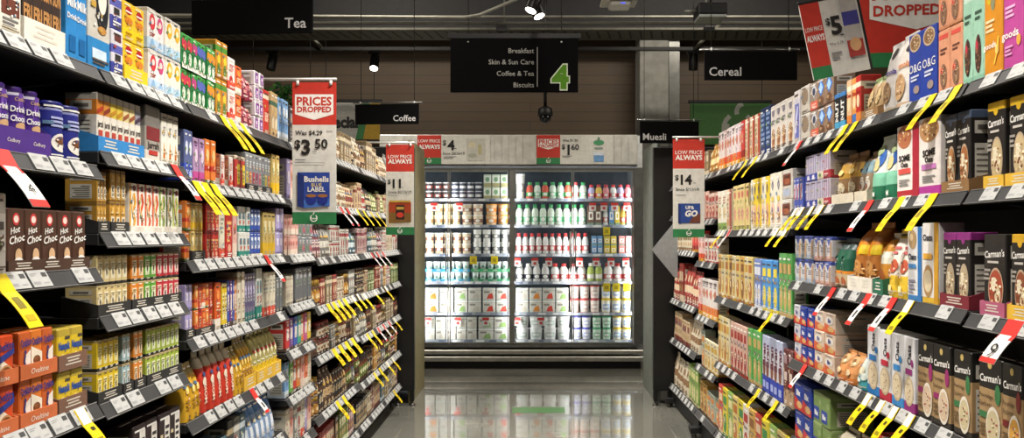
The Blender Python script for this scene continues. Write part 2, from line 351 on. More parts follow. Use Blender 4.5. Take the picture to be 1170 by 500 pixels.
for kk, c1, c2, nm in (('cr', '#d8c48c', '#ece3c4', 'cream'), ('or', '#e08a34', '#ecd9b8', 'orange'), ('gr', '#5fa03a', '#dfe8c4', 'green'), ('re', '#c22f3c', '#ecd0c8', 'red'), ('ye', '#e2c42c', '#f0e6a4', 'yellow'), ('bl', '#a9c4c8', '#e2ecec', 'pale blue'), ('lg', '#a8bc48', '#e8eec4', 'lime')):
    G('tw' + kk, 'tea_box', 'tea box', '%s tea box with gold panel' % nm, 'box', c1, [b(.0, .1, '#2a2a28'), r(.16, .84, .2, .78, c2), e(.5, .44, .13, .12, '#5a5040'), ln(.25, .75, .6, .74, 2, '#8a7a4a'), b(.93, 1, '#a8966a')])
G('mauve', 'tea_box', 'box', 'mauve box with pink foot', 'box', '#a98ab0', [b(0, .25, '#b84a8c'), e(.5, .6, .3, .15, '#d8c2da'), ln(.2, .8, .8, .92, 2, '#6d4a78')])
G('bluepurple', 'tea_box', 'box', 'blue box with bright foot', 'box', '#55618f', [b(0, .35, '#3a52b8'), e(.5, .65, .3, .14, '#c9cfe0'), r(.2, .8, .08, .2, '#aebbe8')])
G('orangered', 'tea_box', 'box', 'orange box with red stripe', 'box', '#d87a34', [b(.3, .42, '#b8342a'), e(.5, .65, .3, .14, '#efc07a'), b(0, .1, '#5a6a3a')])
G('redyellow', 'tea_box', 'box', 'red box with yellow window', 'box', '#b5312c', [r(.45, .95, .15, .75, '#e0c22a'), ln(.5, .9, .2, .6, 4, '#7a8a2a'), b(.88, 1, '#d8c8b0')])
for kk, c1, nm in (('1', '#c8b43c', 'yellow'), ('2', '#d07a3a', 'orange'), ('3', '#b03a44', 'red'), ('4', '#8d3a5c', 'plum'), ('5', '#b85a68', 'rose'), ('6', '#557a5c', 'green')):
    G('greysq' + kk, 'tea_box', 'tea box', 'slim grey tea box, %s square' % nm, 'box', '#83868a', [r(.15, .85, .2, .5, c1), b(.88, 1, '#9aa0a4'), ln(.25, .75, .6, .8, 3, '#cfd2d4')])
G('redtin', 'biscuit_box', 'box', 'scarlet box with gold script', 'box', '#b92f2c', [b(.92, 1, '#8a2422'), ln(.15, .85, .3, .75, 4, '#e0b06a'), e(.5, .2, .25, .08, '#e0a88a')])
G('whiteteal', 'tea_box', 'box', 'white box with teal foot', 'box', '#d6d8d2', [b(0, .25, '#2f8a7c'), r(.2, .8, .5, .75, '#5a7a84'), e(.5, .38, .22, .08, '#c8644a')])
G('bluewhite', 'tea_box', 'box', 'royal blue box with white centre', 'box', '#2f4fa8', [r(.18, .82, .3, .8, '#dfe5ee'), e(.5, .55, .2, .12, '#5a86c4'), b(0, .12, '#24408c')])
G('yellowwhite', 'tea_box', 'box', 'buff box with yellow foot', 'box', '#cbb068', [b(0, .3, '#e2b92a'), r(.2, .8, .5, .8, '#e8dcae')])
G('lavender', 'tea_box', 'box', 'lavender box', 'box', '#a59bc8', [b(0, .15, '#8a80b4'), r(.2, .8, .4, .7, '#d8d2e6')])
G('purpletea', 'tea_box', 'box', 'grey and violet box', 'box', '#77708a', [b(0, .2, '#2f6e70'), e(.5, .65, .3, .1, '#c9bfdc'), r(.2, .8, .3, .45, '#5a4f78')])
G('creamred', 'tea_box', 'box', 'cream box with coral foot', 'box', '#d9d2bc', [b(0, .22, '#e05a44'), ln(.2, .8, .5, .85, 4, '#998')])
G('yelpouch', 'coffee_pouch', 'pouch', 'amber stand up pouch', 'tall', '#d9a92e', [b(.8, 1, '#a8985c'), ln(.2, .8, .2, .4, 3, '#a87a1c'), r(.25, .75, .5, .62, '#efd27a')])
G('redpouch', 'coffee_pouch', 'pouch', 'red stand up pouch with clear top', 'tall', '#c83a28', [b(.72, 1, '#b8ae98'), e(.5, .5, .28, .07, '#e8d8c4'), t('MOK', .5, .3, .1, '#f0d9c4', rot=90, bo=.03), e(.5, .62, .2, .04, '#3a4a7a')])
G('lemonpouch', 'coffee_pouch', 'pouch', 'pale lemon tall pouch', 'tall', '#c9c27a', [b(0, .35, '#e0c02a'), e(.5, .6, .28, .12, '#e8e4bc'), r(.25, .75, .15, .25, '#f3e48a')])
for i, (c1, nm) in enumerate((('#c33a38', 'red'), ('#7a4a94', 'violet'), ('#3f57b0', 'blue'), ('#43a08a', 'sea green'), ('#d9812e', 'orange'), ('#c8568c', 'pink'), ('#d9be3a', 'yellow'))):
    G('rain%d' % i, 'tea_box', 'tea box', 'slim %s tea box' % nm, 'box', c1, [r(.2, .8, .35, .7, '#e9dfd6'), b(0, .12, '#5a4a44'), e(.5, .82, .2, .05, '#efe8de')])
# muted stock further along
GEN = (('#8b7a5c', '#d8ccb0', 'khaki'), ('#5c463a', '#c8ab80', 'brown'), ('#d6ccb6', '#8a6a4c', 'cream'), ('#9a3a34', '#e0c8a8', 'brick red'), ('#3a3a3c', '#b8a684', 'black'), ('#7f7f7a', '#d8d6cc', 'grey'), ('#b8843c', '#f0dca8', 'ochre'),
       ('#6a7a3c', '#d8dcb0', 'olive'), ('#c8b08c', '#7a3a34', 'beige'), ('#d2d0c8', '#a03a3a', 'white'), ('#7a4a52', '#d8c0bc', 'plum'), ('#4a6470', '#c8d4d8', 'slate blue'), ('#a8693c', '#ecd8b4', 'rust'), ('#c9b45a', '#6a5a2a', 'mustard'), ('#59524a', '#e0dccf', 'umber'), ('#bfa3a0', '#7d3a44', 'dusty pink'))
for i, (c1, c2, nm) in enumerate(GEN):
    G('cp%d' % i, 'ground_coffee_pouch', 'coffee pouch', '%s ground coffee pouch' % nm, ('pouch', 'tall')[i % 2], c1, [b(.3, .5, c2), e(.5, .68, .25, .1, c2), r(.2, .8, .12, .2, c2)], d=.07)
    G('cb%d' % i, 'capsule_box', 'coffee box', '%s coffee capsule box' % nm, 'box', c1, [b(.72, .84, c2), e(.5, .45, .26, .16, c2), ln(.2, .8, .1, .25, 2, c2)], d=.08)
    G('cj%d' % i, 'coffee_jar', 'jar', 'glass coffee jar, %s label' % nm, 'jar', '#4a2f20', [b(.18, .6, c1), e(.5, .4, .24, .1, c2)], lid=('#b8923c', '#3a2a22', '#8a2a28')[i % 3], d=.07)
    G('bx%d' % i, 'biscuit_packet', 'packet', '%s biscuit packet' % nm, 'box', c1, [b(.0, .18, c2), r(.15, .85, .55, .8, c2), e(.5, .36, .28, .1, '#c09a5c')], d=.08)
G('greyfolder', 'coffee_box', 'box', 'dark pewter coffee box', 'box', '#63666a', [r(.25, .75, .7, .85, '#a8aaac'), b(0, .1, '#3f4144')])
G('pinkbox', 'tea_box', 'tea box', 'pale pink tea box', 'box', '#dcaaa0', [b(0, .3, '#e2cdbc'), e(.5, .6, .28, .12, '#c8606a')])
G('bluepouch', 'coffee_pouch', 'pouch', 'blue wrapped pouch', 'pouch', '#8fa9cc', [b(.75, 1, '#4f7dba'), r(.2, .8, .2, .55, '#d9e0ea')])
G('creamtall', 'tea_box', 'box', 'plain cream carton', 'box', '#dcd4c0', [b(.85, .92, '#b8a888'), ln(.2, .8, .2, .4, 3, '#b5a98c')])
G('blackwhite', 'coffee_box', 'box', 'black box with white script panel', 'box', '#2f2426', [r(.5, .95, .1, .9, '#e6e2da'), ln(.56, .9, .2, .8, 6, '#333'), ln(.08, .42, .2, .5, 3, '#8d8588')])
G('greencream', 'tea_box', 'tea box', 'olive and cream tea box', 'box', '#a8ad60', [r(.2, .8, .15, .6, '#ebe8cf'), b(.85, 1, '#7d8640')])
# --- cereal side
def carm(key, c1, c2, nm, kraft=False):
    if not kraft:
        G(key, 'muesli_box', 'muesli box', 'black muesli box with %s' % nm, 'box', '#262322', [b(.9, 1, c1), e(.5, .9, .13, .06, c1), t("Carman's", .5, .76, .115, W_, rot=4, bo=.02, sh=.1), ln(.2, .7, .63, .68, 1, '#c9c4bc'), e(.58, .32, .34, .27, '#b9a38a'), e(.58, .32, .31, .24, c2), e(.52, .38, .15, .09, '#e9dfc4'), e(.68, .25, .14, .1, '#d9c9a6'), dots(.58, .32, .24, .19, 26, ('#f2ead4', '#7a4a2c', c2, '#d8c08c', '#a8703c', '#efe4c8'), .022), ln(.08, .36, .42, .58, 3, '#a39c94')], d=.07)
    else:
        G(key, 'porridge_box', 'porridge box', 'kraft porridge box with %s' % nm, 'box', '#a88a62', [b(.66, 1, '#23211f'), b(0, .08, '#3a3530'), t("Carman's", .5, .78, .11, W_, rot=4, sh=.1), e(.5, .92, .09, .04, '#c9b06a'), t('Porridge', .34, .58, .07, '#4a3a28', bo=.0, mw=.6), t('Sachets', .32, .49, .07, '#4a3a28', bo=.0, mw=.55), e(.84, .62, .12, .11, c1), r(.06, .42, .33, .4, c1), e(.66, .26, .3, .22, '#e9e2d4'), e(.66, .26, .26, .18, c2), dots(.66, .27, .19, .15, 18, ('#f2ead4', '#7a4a2c', '#a8434a', '#d8c08c', '#efe4c8'), .016), ln(.08, .36, .14, .28, 3, '#6d583c')], d=.07)
carm('ca1', '#e0b52a', '#c8b48a', 'yellow crown and pale oats'); carm('ca2', '#3a4250', '#b07a4a', 'dark crown and brown clusters'); carm('ca3', '#4c5a72', '#a8683c', 'blue crest and nut clusters')
carm('ca4', '#b03a5a', '#c8c0a8', 'pink crown'); carm('ca5', '#8d2f7c', '#b8a88a', 'purple crown'); carm('ca6', '#2b2826', '#a84a34', 'red fruit bowl'); carm('ca7', '#d8aa2c', '#8a4a30', 'gold crest and red bowl')
carm('cp_a', '#9a2f6c', '#d8c0a4', 'magenta badge', True); carm('cp_b', '#3f7a4c', '#cfc29a', 'green badge', True); carm('cp_c', '#7d2c2a', '#d9a24a', 'maroon badge', True)
G('swing1', 'cereal_box', 'cereal box', 'white cluster box with magenta foot', 'box', '#e6ddd8', [b(0, .12, '#b03a94'), e(.5, .84, .46, .16, '#b98a5c'), dots(.5, .84, .4, .12, 30, ('#e8d0a0', '#8d5a3a', '#c89858', '#6d4428', '#f0e0bc'), .022), t('SOME', .5, .55, .085, '#1f1d1d', bo=.04, rot=3), t('Oats', .5, .46, .07, '#1f1d1d', bo=.04), r(.16, .84, .33, .4, '#c07ab8'), ln(.2, .8, .16, .26, 3, '#888')], d=.07)
G('swing2', 'cereal_box', 'cereal box', 'white cluster box with red flank', 'box', '#e6ddd8', [r(.72, 1, 0, 1, '#a8283a'), b(0, .1, '#b02c36'), e(.36, .84, .32, .16, '#b5704c'), dots(.36, .84, .28, .12, 24, ('#e8d0a0', '#8d3a3a', '#c89858', '#a8443c', '#f0e0bc'), .022), t('SOME', .36, .55, .085, '#1f1d1d', bo=.04, mw=.6), t('Oats', .36, .46, .07, '#1f1d1d', bo=.04, mw=.5), r(.1, .64, .33, .4, '#d2524c'), ln(.12, .6, .16, .26, 3, '#888')], d=.07)
G('greenpouch', 'muesli_pouch', 'pouch', 'green and white muesli pouch', 'pouch', '#d5dfd8', [b(0, .22, '#1f6b4c'), b(.22, .42, '#7fc0a4'), e(.7, .66, .2, .14, '#2f62b0'), e(.4, .55, .28, .1, '#cfc08a'), e(.45, .78, .3, .08, '#a9b98c'), t('M', .5, .1, .08, W_)], d=.1)
G('brownbag', 'muesli_bag', 'bag', 'clear muesli bag with amber top', 'bag', '#8a6a48', [b(.5, .78, '#c0953c'), b(0, .14, '#d6cfbc'), e(.5, .3, .34, .13, '#d8ccb0'), dots(.5, .3, .38, .15, 22, ('#a8845c', '#e8dcc0', '#6d4c30'), .018), e(.5, .62, .25, .06, '#e8d28a')], d=.1)
G('bluebag', 'muesli_bag', 'bag', 'clear muesli bag with teal top', 'bag', '#a08a70', [b(.55, .8, '#7d9aa4'), b(0, .14, '#d6cfbc'), e(.5, .34, .34, .15, '#ddd4c4'), e(.5, .3, .2, .06, '#8d5a44')], d=.1)
G('stripe', 'breakfast_drink_carton', 'carton', 'white striped drink carton pack', 'box', '#c9c6d2', [b(0, .28, '#3a49a8'), r(.1, .25, .3, 1, '#a49abf'), r(.45, .6, .3, 1, '#a49abf'), r(.78, .92, .3, 1, '#a49abf'), e(.5, .15, .2, .08, '#e2dfe8')], d=.1)
G('stripered', 'breakfast_drink_carton', 'carton', 'striped drink carton pack, red foot', 'box', '#cbc4cf', [b(0, .3, '#b53a48'), r(.1, .25, .32, 1, '#a98fb0'), r(.45, .6, .32, 1, '#a98fb0'), r(.78, .92, .32, 1, '#a98fb0'), ln(.2, .8, .06, .2, 2, '#f0d8d4')], d=.1)
G('stripecream', 'breakfast_drink_carton', 'carton', 'striped drink carton pack, cream foot', 'box', '#cbc6cf', [b(0, .3, '#dcd4bc'), r(.1, .25, .32, 1, '#a49abf'), r(.45, .6, .32, 1, '#a49abf'), r(.78, .92, .32, 1, '#a49abf'), e(.5, .15, .2, .08, '#6a8a4a')], d=.1)
G('bluetall', 'breakfast_drink_carton', 'carton', 'slim blue and red drink carton', 'box', '#4a5ab0', [r(.1, .9, .3, .8, '#c9cfe6'), st([(.2, .3), (.5, .6), (.8, .78)], .06, '#c23a3c')], d=.08)
G('amberbag', 'granola_bag', 'bag', 'large clear granola bag with orange band', 'bag', '#a8682c', [b(.52, .72, '#d9861f'), r(.6, .95, .54, .68, '#e2c22a'), e(.5, .3, .36, .16, '#c08a4c'), dots(.5, .3, .38, .2, 34, ('#7a4522', '#d8a45c', '#a8642c', '#e8c088', '#5c3418'), .02), b(0, .08, '#cfc4a8')], d=.14)
G('goldbag', 'granola_bag', 'bag', 'small golden granola bag', 'bag', '#c88a34', [b(.5, .7, '#e0e0d0'), e(.5, .3, .3, .12, '#a8602c'), b(.9, 1, '#b8b0a0')], d=.11)
G('yellowbag', 'muesli_pouch', 'pouch', 'white and yellow muesli pouch', 'pouch', '#e6dcd0', [b(0, .32, '#e0be3a'), b(.86, 1, '#c9a83c'), e(.55, .46, .3, .1, '#b8583c'), ln(.2, .8, .62, .76, 2, '#c86a6a'), r(.2, .6, .1, .18, '#f3e9a8')], d=.1)
G('greenteal', 'muesli_bag', 'bag', 'dark green mountain print bag', 'bag', '#1f5a44', [b(.0, .3, '#c9b490'), pg([(.1, .34), (.5, .62), (.9, .34)], '#e2e6e0'), e(.5, .14, .3, .1, '#b5623a'), b(.3, .36, '#d9882c'), b(.78, 1, '#4a5a58')], d=.1)
G('pinkcarton', 'oat_sachet_carton', 'carton', 'white carton with pink foot', 'box', '#dcd8dc', [b(.86, 1, '#4a5aa8'), pg([(.2, .86), (.8, .86), (.5, .62)], '#4f62b4'), ln(.2, .8, .35, .58, 3, '#9a94a8'), b(0, .2, '#d8a8a0'), r(.72, .98, .1, .8, '#c09a78')], d=.09)
G('bluecarton', 'oat_sachet_carton', 'carton', 'white carton with pale blue foot', 'box', '#d8dae0', [b(.86, 1, '#4a5aa8'), pg([(.2, .86), (.8, .86), (.5, .62)], '#4f62b4'), ln(.2, .8, .35, .58, 3, '#9a94a8'), b(0, .2, '#a8bcd4'), r(.72, .98, .1, .8, '#c09a78')], d=.09)
G('yellowoats', 'cereal_box', 'cereal box', 'white oats box with yellow flank', 'box', '#e2dfdc', [r(.74, 1, 0, 1, '#c9962c'), e(.38, .28, .3, .2, '#b08a5a'), e(.38, .28, .24, .14, '#dfcfae'), t('Oats', .36, .82, .08, '#2a2a3a', bo=.03, mw=.6), r(.1, .64, .55, .62, '#e0a83c'), b(0, .08, '#dcb43c')], d=.07)
G('blueoats', 'cereal_box', 'cereal box', 'white oats box with blue flank', 'box', '#dfe0e2', [r(.74, 1, 0, 1, '#2f72b4'), e(.38, .83, .28, .13, '#b0936a'), e(.3, .86, .12, .05, '#d9c49a'), t('Oats', .36, .6, .08, '#23283a', bo=.03, mw=.6), r(.1, .64, .44, .5, '#4a86c0'), ln(.1, .6, .1, .3, 4, '#889'), b(0, .08, '#3a78b4')], d=.07)
for kk, c1, nm in (('a', '#2f7ac0', 'blue'), ('b', '#c22f44', 'crimson'), ('c', '#3f8ed2', 'sky blue'), ('d', '#94357c', 'violet')):
    G('uni' + kk, 'porridge_box', 'porridge box', 'white porridge box with %s foot' % nm, 'box', '#dddde0', [b(0, .14, c1), t('Oats', .5, .76, .1, '#2b2b33', rot=90, bo=.03), e(.5, .28, .42, .2, '#c9b493'), e(.5, .28, .36, .16, '#dfcfb0'), dots(.38, .28, .26, .12, 16, ('#a5794c', '#f0e6cc', '#8d5c38', '#e0c898'), .014), r(.2, .8, .5, .58, c1), e(.8, .66, .12, .05, c1)], d=.07)
G('tealpouch', 'porridge_pouch', 'pouch', 'teal and white leaf pouch', 'pouch', '#cfd8d0', [b(0, .35, '#3f98a0'), b(.8, 1, '#7a9ac4'), e(.4, .5, .26, .1, '#e4ddc0'), e(.7, .36, .2, .1, '#dce8e0'), e(.35, .25, .2, .06, '#e8efe8')], d=.1)
G('cookie', 'cereal_pouch', 'pouch', 'orange pouch with cookie picture', 'pouch', '#d2925a', [e(.55, .72, .36, .15, '#c8a878'), e(.5, .75, .16, .06, '#8a5c38'), e(.68, .68, .12, .04, '#efe2c4'), b(0, .2, '#c87a3c'), e(.4, .35, .3, .1, '#e6cfa4')], d=.1)
G('clearbag', 'cereal_bag', 'bag', 'crumpled clear bag of cereal', 'bag', '#c0ae8c', [e(.5, .4, .34, .2, '#d9caa4'), e(.35, .3, .16, .1, '#a98a5c'), b(.7, 1, '#b5ad98')], d=.12)
for kk, c1, nm, c2 in (('o', '#dfc9b4', 'cream and orange', '#d8643c'), ('b', '#2d46a4', 'blue and white', '#c83a38'), ('w', '#d8d6dc', 'white and red', '#c8443c')):
    G('bix' + kk, 'wheat_biscuit_box', 'cereal box', '%s wheat biscuit box' % nm, 'box', c1, [pg([(0, 0), (1, 0), (1, .24), (0, .46)], c2), e(.6, .2, .3, .13, '#d9b070'), e(.5, .62, .38, .19, '#e9e4da') if kk == 'o' else r(.06, .94, .46, .8, c1), t('Bix', .5, .62, .2, W_ if kk == 'b' else '#3a3f8c', bo=.05), ln(.2, .8, .86, .93, 1, '#8a8a9a')], d=.1)
G('bixopen', 'shipping_carton', 'carton', 'open kraft carton with oval cut', 'box', '#a98c63', [e(.5, .2, .4, .2, '#3a3a38'), r(.4, .6, .8, .85, '#6b5438'), b(.0, .05, '#8d7350')], d=.16)
G('bixgreen', 'wheat_biscuit_box', 'cereal box', 'green wheat biscuit box', 'box', '#7a9455', [r(.05, .7, .1, .5, '#2d46a4'), t('Bix', .38, .3, .16, W_, bo=.05, mw=.5), e(.8, .7, .14, .1, '#97ab72'), b(.9, 1, '#8ea36a')], d=.16)
G('ob', 'cereal_box', 'cereal box', 'royal blue oat box', 'box', '#27429f', [e(.5, .86, .42, .13, '#c9b493'), e(.5, .86, .34, .1, '#8d6a48'), dots(.5, .86, .28, .08, 20, ('#e3d3b0', '#b5824c', '#5c3c28', '#f0e4c8'), .016), t('O&G', .5, .5, .17, W_, bo=.0), ln(.2, .8, .3, .4, 2, '#c9d2ea'), e(.62, .18, .22, .06, '#9a8a86')], d=.07)
G('granw', 'granola_pouch', 'pouch', 'white granola pouch with purple word', 'pouch', '#dcd8d4', [e(.5, .85, .2, .08, '#35302f'), t('granola', .5, .58, .1, '#5a4a94', bo=.03), e(.5, .28, .32, .16, '#a98a68'), dots(.5, .28, .27, .14, 22, ('#d8c4a0', '#6d4c34', '#8d6844', '#c8a878'), .016), b(0, .06, '#c8b898')], d=.08)
G('grano', 'granola_pouch', 'pouch', 'white granola pouch with peach word', 'pouch', '#e0dad2', [e(.7, .8, .2, .06, '#2c2a2a'), t('granola', .5, .58, .1, '#d8905c', bo=.03), e(.5, .28, .34, .18, '#c29c74'), dots(.5, .28, .29, .15, 22, ('#e8d4b0', '#8a5c3c', '#a87c50', '#f0e0c0'), .016), b(0, .06, '#c8a888')], d=.08)
G('peach', 'granola_box', 'granola box', 'peach granola box', 'box', '#d99a78', [r(.1, .9, .86, .93, '#d9564a'), ln(.2, .8, .6, .72, 2, '#6a4438'), e(.5, .26, .3, .2, '#8d6a54'), e(.36, .36, .12, .05, '#d9564a'), dots(.5, .25, .26, .17, 22, ('#c8b08c', '#6d4a38', '#a88460', '#e0c8a0', '#7d5848'), .018), b(0, .05, '#c88862')], d=.06)
G('mint', 'granola_box', 'granola box', 'mint green granola box', 'box', '#9cc8b0', [r(.15, .9, .86, .92, '#c4dfcf'), ln(.2, .8, .62, .74, 2, '#3f5a4a'), e(.5, .28, .28, .2, '#4a3630'), e(.4, .36, .12, .08, '#c23a4c'), dots(.5, .26, .24, .17, 20, ('#7d5c40', '#2f221e', '#9a7450', '#5c4034'), .018), b(0, .06, '#8abca2')], d=.06)
G('mustard', 'granola_box', 'granola box', 'mustard orange granola box', 'box', '#d08a24', [e(.3, .86, .18, .08, '#d8c832'), e(.5, .72, .12, .09, '#8a8a6a'), e(.3, .76, .12, .06, '#c8b02c'), ln(.12, .6, .42, .56, 3, '#f0d2a4'), t('goods', .34, .3, .06, W_, bo=.02), e(.75, .24, .1, .05, '#efcf7c'), st([(.6, .1), (.75, .2), (.85, .36)], .02, '#e8c24a')], d=.06)
G('magenta', 'granola_box', 'granola box', 'magenta pink granola box', 'box', '#b84a94', [e(.24, .82, .16, .09, '#b8b44a'), e(.5, .82, .14, .1, '#7d6a88'), e(.4, .74, .14, .06, '#a05c98'), ln(.12, .6, .46, .58, 3, '#e8b4d8'), t('goods', .36, .32, .07, W_, bo=.02), e(.78, .24, .1, .05, '#e0a24a'), ln(.12, .5, .12, .22, 3, '#dca0cc')], d=.06)
G('blackorange', 'granola_box', 'granola box', 'black granola box with orange foot', 'box', '#1f1c1a', [b(0, .12, '#d8922c'), ln(.2, .8, .4, .8, 5, '#c9a45c')], d=.06)
G('smallgran', 'granola_pouch', 'pouch', 'small kraft granola pouch', 'pouch', '#a98c64', [e(.5, .5, .3, .2, '#c8b080'), b(0, .2, '#b8703c'), b(.85, 1, '#8a9a6a')], d=.07)
for kk, c1, nm in (('r', '#b8302c', 'red'), ('o', '#d9924a', 'orange'), ('y', '#d8b48a', 'buff')):
    G('unc' + kk, 'oat_sachet_box', 'oat box', '%s oat sachet box' % nm, 'box', c1, [b(.75, .86, '#e8dcc4'), b(0, .22, '#3f6fb4' if kk == 'o' else '#d2803c'), e(.5, .46, .3, .14, '#e2cfa8'), t('Oats', .5, .66, .09, '#a02a2a', bo=.03)], d=.07)
G('blackcup', 'snack_cup_pack', 'pack', 'black cup pack with white letters', 'box', '#222326', [b(0, .2, '#4a9ac4'), b(.88, 1, '#3f78b4'), t('NUT', .5, .5, .2, W_, bo=.03, rot=90), ln(.2, .8, .22, .3, 1, '#aaa')], d=.07)
G('diamond', 'oat_sachet_box', 'oat box', 'taupe oat box with blue diamond', 'box', '#8d7460', [pg([(.5, .98), (.92, .66), (.5, .36), (.08, .66)], '#3f7ad0'), pg([(.5, .88), (.76, .66), (.5, .46), (.24, .66)], '#a9ccf0'), e(.5, .22, .36, .14, '#6d4c38'), e(.38, .24, .14, .06, '#a88a68'), b(0, .06, '#7d5c48')], d=.08)
G('diamondred', 'oat_sachet_box', 'oat box', 'taupe oat box with coral foot', 'box', '#938274', [pg([(.5, .98), (.9, .68), (.5, .42), (.1, .68)], '#c9ccd2'), e(.5, .66, .2, .14, '#3a3f58'), b(0, .32, '#d8644c'), ln(.2, .8, .1, .24, 2, '#f0c8b8')], d=.08)
G('cutcase', 'display_carton', 'carton', 'grey display case with cut front', 'box', '#b9b4ac', [e(.5, .6, .4, .3, '#8d7c68'), b(0, .3, '#c4bdb2'), b(.88, 1, '#cdc8c0')], d=.12)
G('cookiewhite', 'cereal_box', 'cereal box', 'white cereal box with biscuit picture', 'box', '#d8d2ca', [e(.5, .28, .32, .22, '#b98a62'), e(.42, .33, .16, .08, '#d8b48a'), e(.6, .22, .14, .07, '#8d5c3c'), e(.5, .84, .24, .08, '#8a8490'), ln(.2, .8, .58, .7, 2, '#8d8890')], d=.07)
G('violetside', 'cereal_box', 'cereal box', 'white cereal box with violet panel', 'box', '#c9c6d0', [r(.2, .95, .1, .75, '#6a70b8'), st([(.3, .2), (.5, .5), (.7, .7)], .07, '#c9cce8'), b(.85, 1, '#d8d4d2')], d=.07)
G('navybox', 'cereal_box', 'cereal box', 'navy cereal box with pale print', 'box', '#28406e', [ln(.1, .9, .2, .9, 7, '#7d94bc'), b(.92, 1, '#1c2c50')], d=.07)
G('redside', 'cereal_box', 'cereal box', 'cream cereal box with red spine', 'box', '#d8c8b0', [r(.6, 1, 0, 1, '#a8442e'), ln(.1, .5, .3, .8, 5, '#b8906c'), e(.3, .2, .2, .1, '#c08a4c')], d=.07)
for kk, c1, c2, nm in (('1', '#ddd6d2', '#e0782c', 'white'), ('2', '#d2c6cc', '#d85a34', 'pale lilac'), ('3', '#d8b8b4', '#c8452c', 'pale pink'), ('4', '#c23a34', '#8a2420', 'red')):
    G('wr' + kk, 'cereal_box', 'cereal box', '%s cereal box with warm foot' % nm, 'box', c1, [b(0, .12, '#e2a82c'), b(.12, .3, c2), e(.5, .62, .28, .12, '#c87a6a'), ln(.2, .8, .78, .9, 2, '#8d7c84')], d=.07)
G('ychee1', 'cereal_box', 'cereal box', 'yellow cereal box with ring picture', 'box', '#e0c434', [e(.5, .3, .34, .2, '#d8a894'), e(.42, .36, .12, .06, '#b8784a'), e(.6, .26, .12, .06, '#a05c74'), st([(.5, .86), (.36, .78), (.5, .7), (.64, .78), (.5, .86)], .03, '#6a5a8a'), b(0, .06, '#c8c0a0')], d=.07)
G('ychee2', 'cereal_box', 'cereal box', 'white cereal box with ring picture', 'box', '#ddd8c8', [e(.5, .28, .34, .2, '#dcb8a0'), e(.42, .34, .12, .06, '#7d6a9a'), e(.6, .24, .12, .06, '#c09058'), st([(.5, .86), (.36, .78), (.5, .7), (.64, .78), (.5, .86)], .03, '#5a547c'), r(.3, .7, .5, .58, '#d8c04a')], d=.07)
G('openside', 'shipping_carton', 'carton', 'cut open cereal carton with brown inside', 'box', '#c9c4bc', [r(.05, .85, .45, .85, '#6d3a2c'), e(.45, .6, .3, .1, '#9a5a3c'), e(.45, .75, .2, .05, '#4a2a22'), r(.1, .8, .1, .35, '#a9b4c8')], d=.07)
G('whitegreen', 'cereal_box', 'cereal box', 'white cereal box with green foot', 'box', '#d8d4c4', [b(0, .2, '#7d9a4c'), e(.5, .45, .3, .15, '#d2ba8a'), ln(.2, .8, .66, .86, 3, '#b0785c')], d=.07)
G('yellowpink', 'cereal_box', 'cereal box', 'buttery cereal box with pink print', 'box', '#dcc88a', [e(.5, .35, .3, .14, '#d89a84'), e(.5, .78, .26, .08, '#c86a5a'), b(0, .1, '#c0b868')], d=.07)
for i, (c1, c2, nm) in enumerate((('#d8c27a', '#b8702c', 'straw'), ('#d9cfae', '#c8a03a', 'cream'), ('#cfa654', '#8d5c2c', 'golden'), ('#6f86c4', '#dfe3ee', 'periwinkle'), ('#4b8fd2', '#e6d44a', 'bright blue'), ('#5fae5c', '#c9a868', 'leaf green'), ('#d6b0a0', '#a8382c', 'salmon'), ('#dcd8d0', '#b0342c', 'white and red'), ('#c8443a', '#e8d0a8', 'red'), ('#d8c83a', '#3f8a4c', 'lemon'), ('#8db05a', '#e2d8a0', 'apple green'), ('#a8b4a4', '#d8863c', 'sage'))):
    G('ce%d' % i, 'cereal_box', 'cereal box', '%s cereal box' % nm, 'box', c1, [e(.5, .3, .34, .2, c2), e(.42, .35, .14, .07, '#e6d2a4'), r(.15, .85, .68, .84, c2), ln(.2, .8, .54, .62, 1, '#8d8070'), b(0, .07, c2)], d=.07)
G('sultana', 'cereal_box', 'cereal box', 'white bran box with blue foot', 'box', '#cfd0da', [b(0, .3, '#3448b4'), b(.8, 1, '#b4bcd8'), e(.5, .42, .32, .14, '#8a5a44'), t('Bran', .5, .66, .16, '#6a2f48', rot=90, bo=.03), r(.2, .8, .08, .2, '#aab6ea')], d=.07)
G('brownbran', 'cereal_box', 'cereal box', 'maroon brown cereal box', 'box', '#6a3a38', [b(.0, .3, '#b89a7c'), r(.15, .85, .45, .6, '#d8c8bc'), r(.15, .85, .75, .9, '#a88a90')], d=.07)
# --- fridge stock
for kk, c1, c2, nm in (('k', '#2c2224', '#9a4a3a', 'black'), ('kb', '#3a3c4a', '#cfd0d4', 'slate'), ('c', '#e2d3a8', '#b08a5a', 'cream'), ('w', '#e6e2d8', '#9a9a94', 'white'), ('o', '#d9b48a', '#d8862c', 'orange lidded'), ('b', '#dcc8a8', '#8d5a44', 'biscuit'), ('tw', '#e2e0d8', '#6a6a6a', 'tall white')):
    G('fy' + kk, 'yoghurt_tub', 'tub', '%s yoghurt tub' % nm, 'tub', c1, [b(.3, .62, c2), e(.5, .46, .16, .14, '#f2ece0')], lid={'k': '#e0dcd6', 'kb': '#d6d6d6', 'c': '#e9e2c4', 'o': '#e09a34'}.get(kk, '#f0ede6'), d=.09)
G('fcup', 'yoghurt_cup', 'cup', 'small white yoghurt cup', 'cup', '#dfe8e2', [b(.2, .5, '#b4cbbf'), e(.5, .5, .18, .16, '#7a9a8c')], lid='#eef2ee', d=.06)
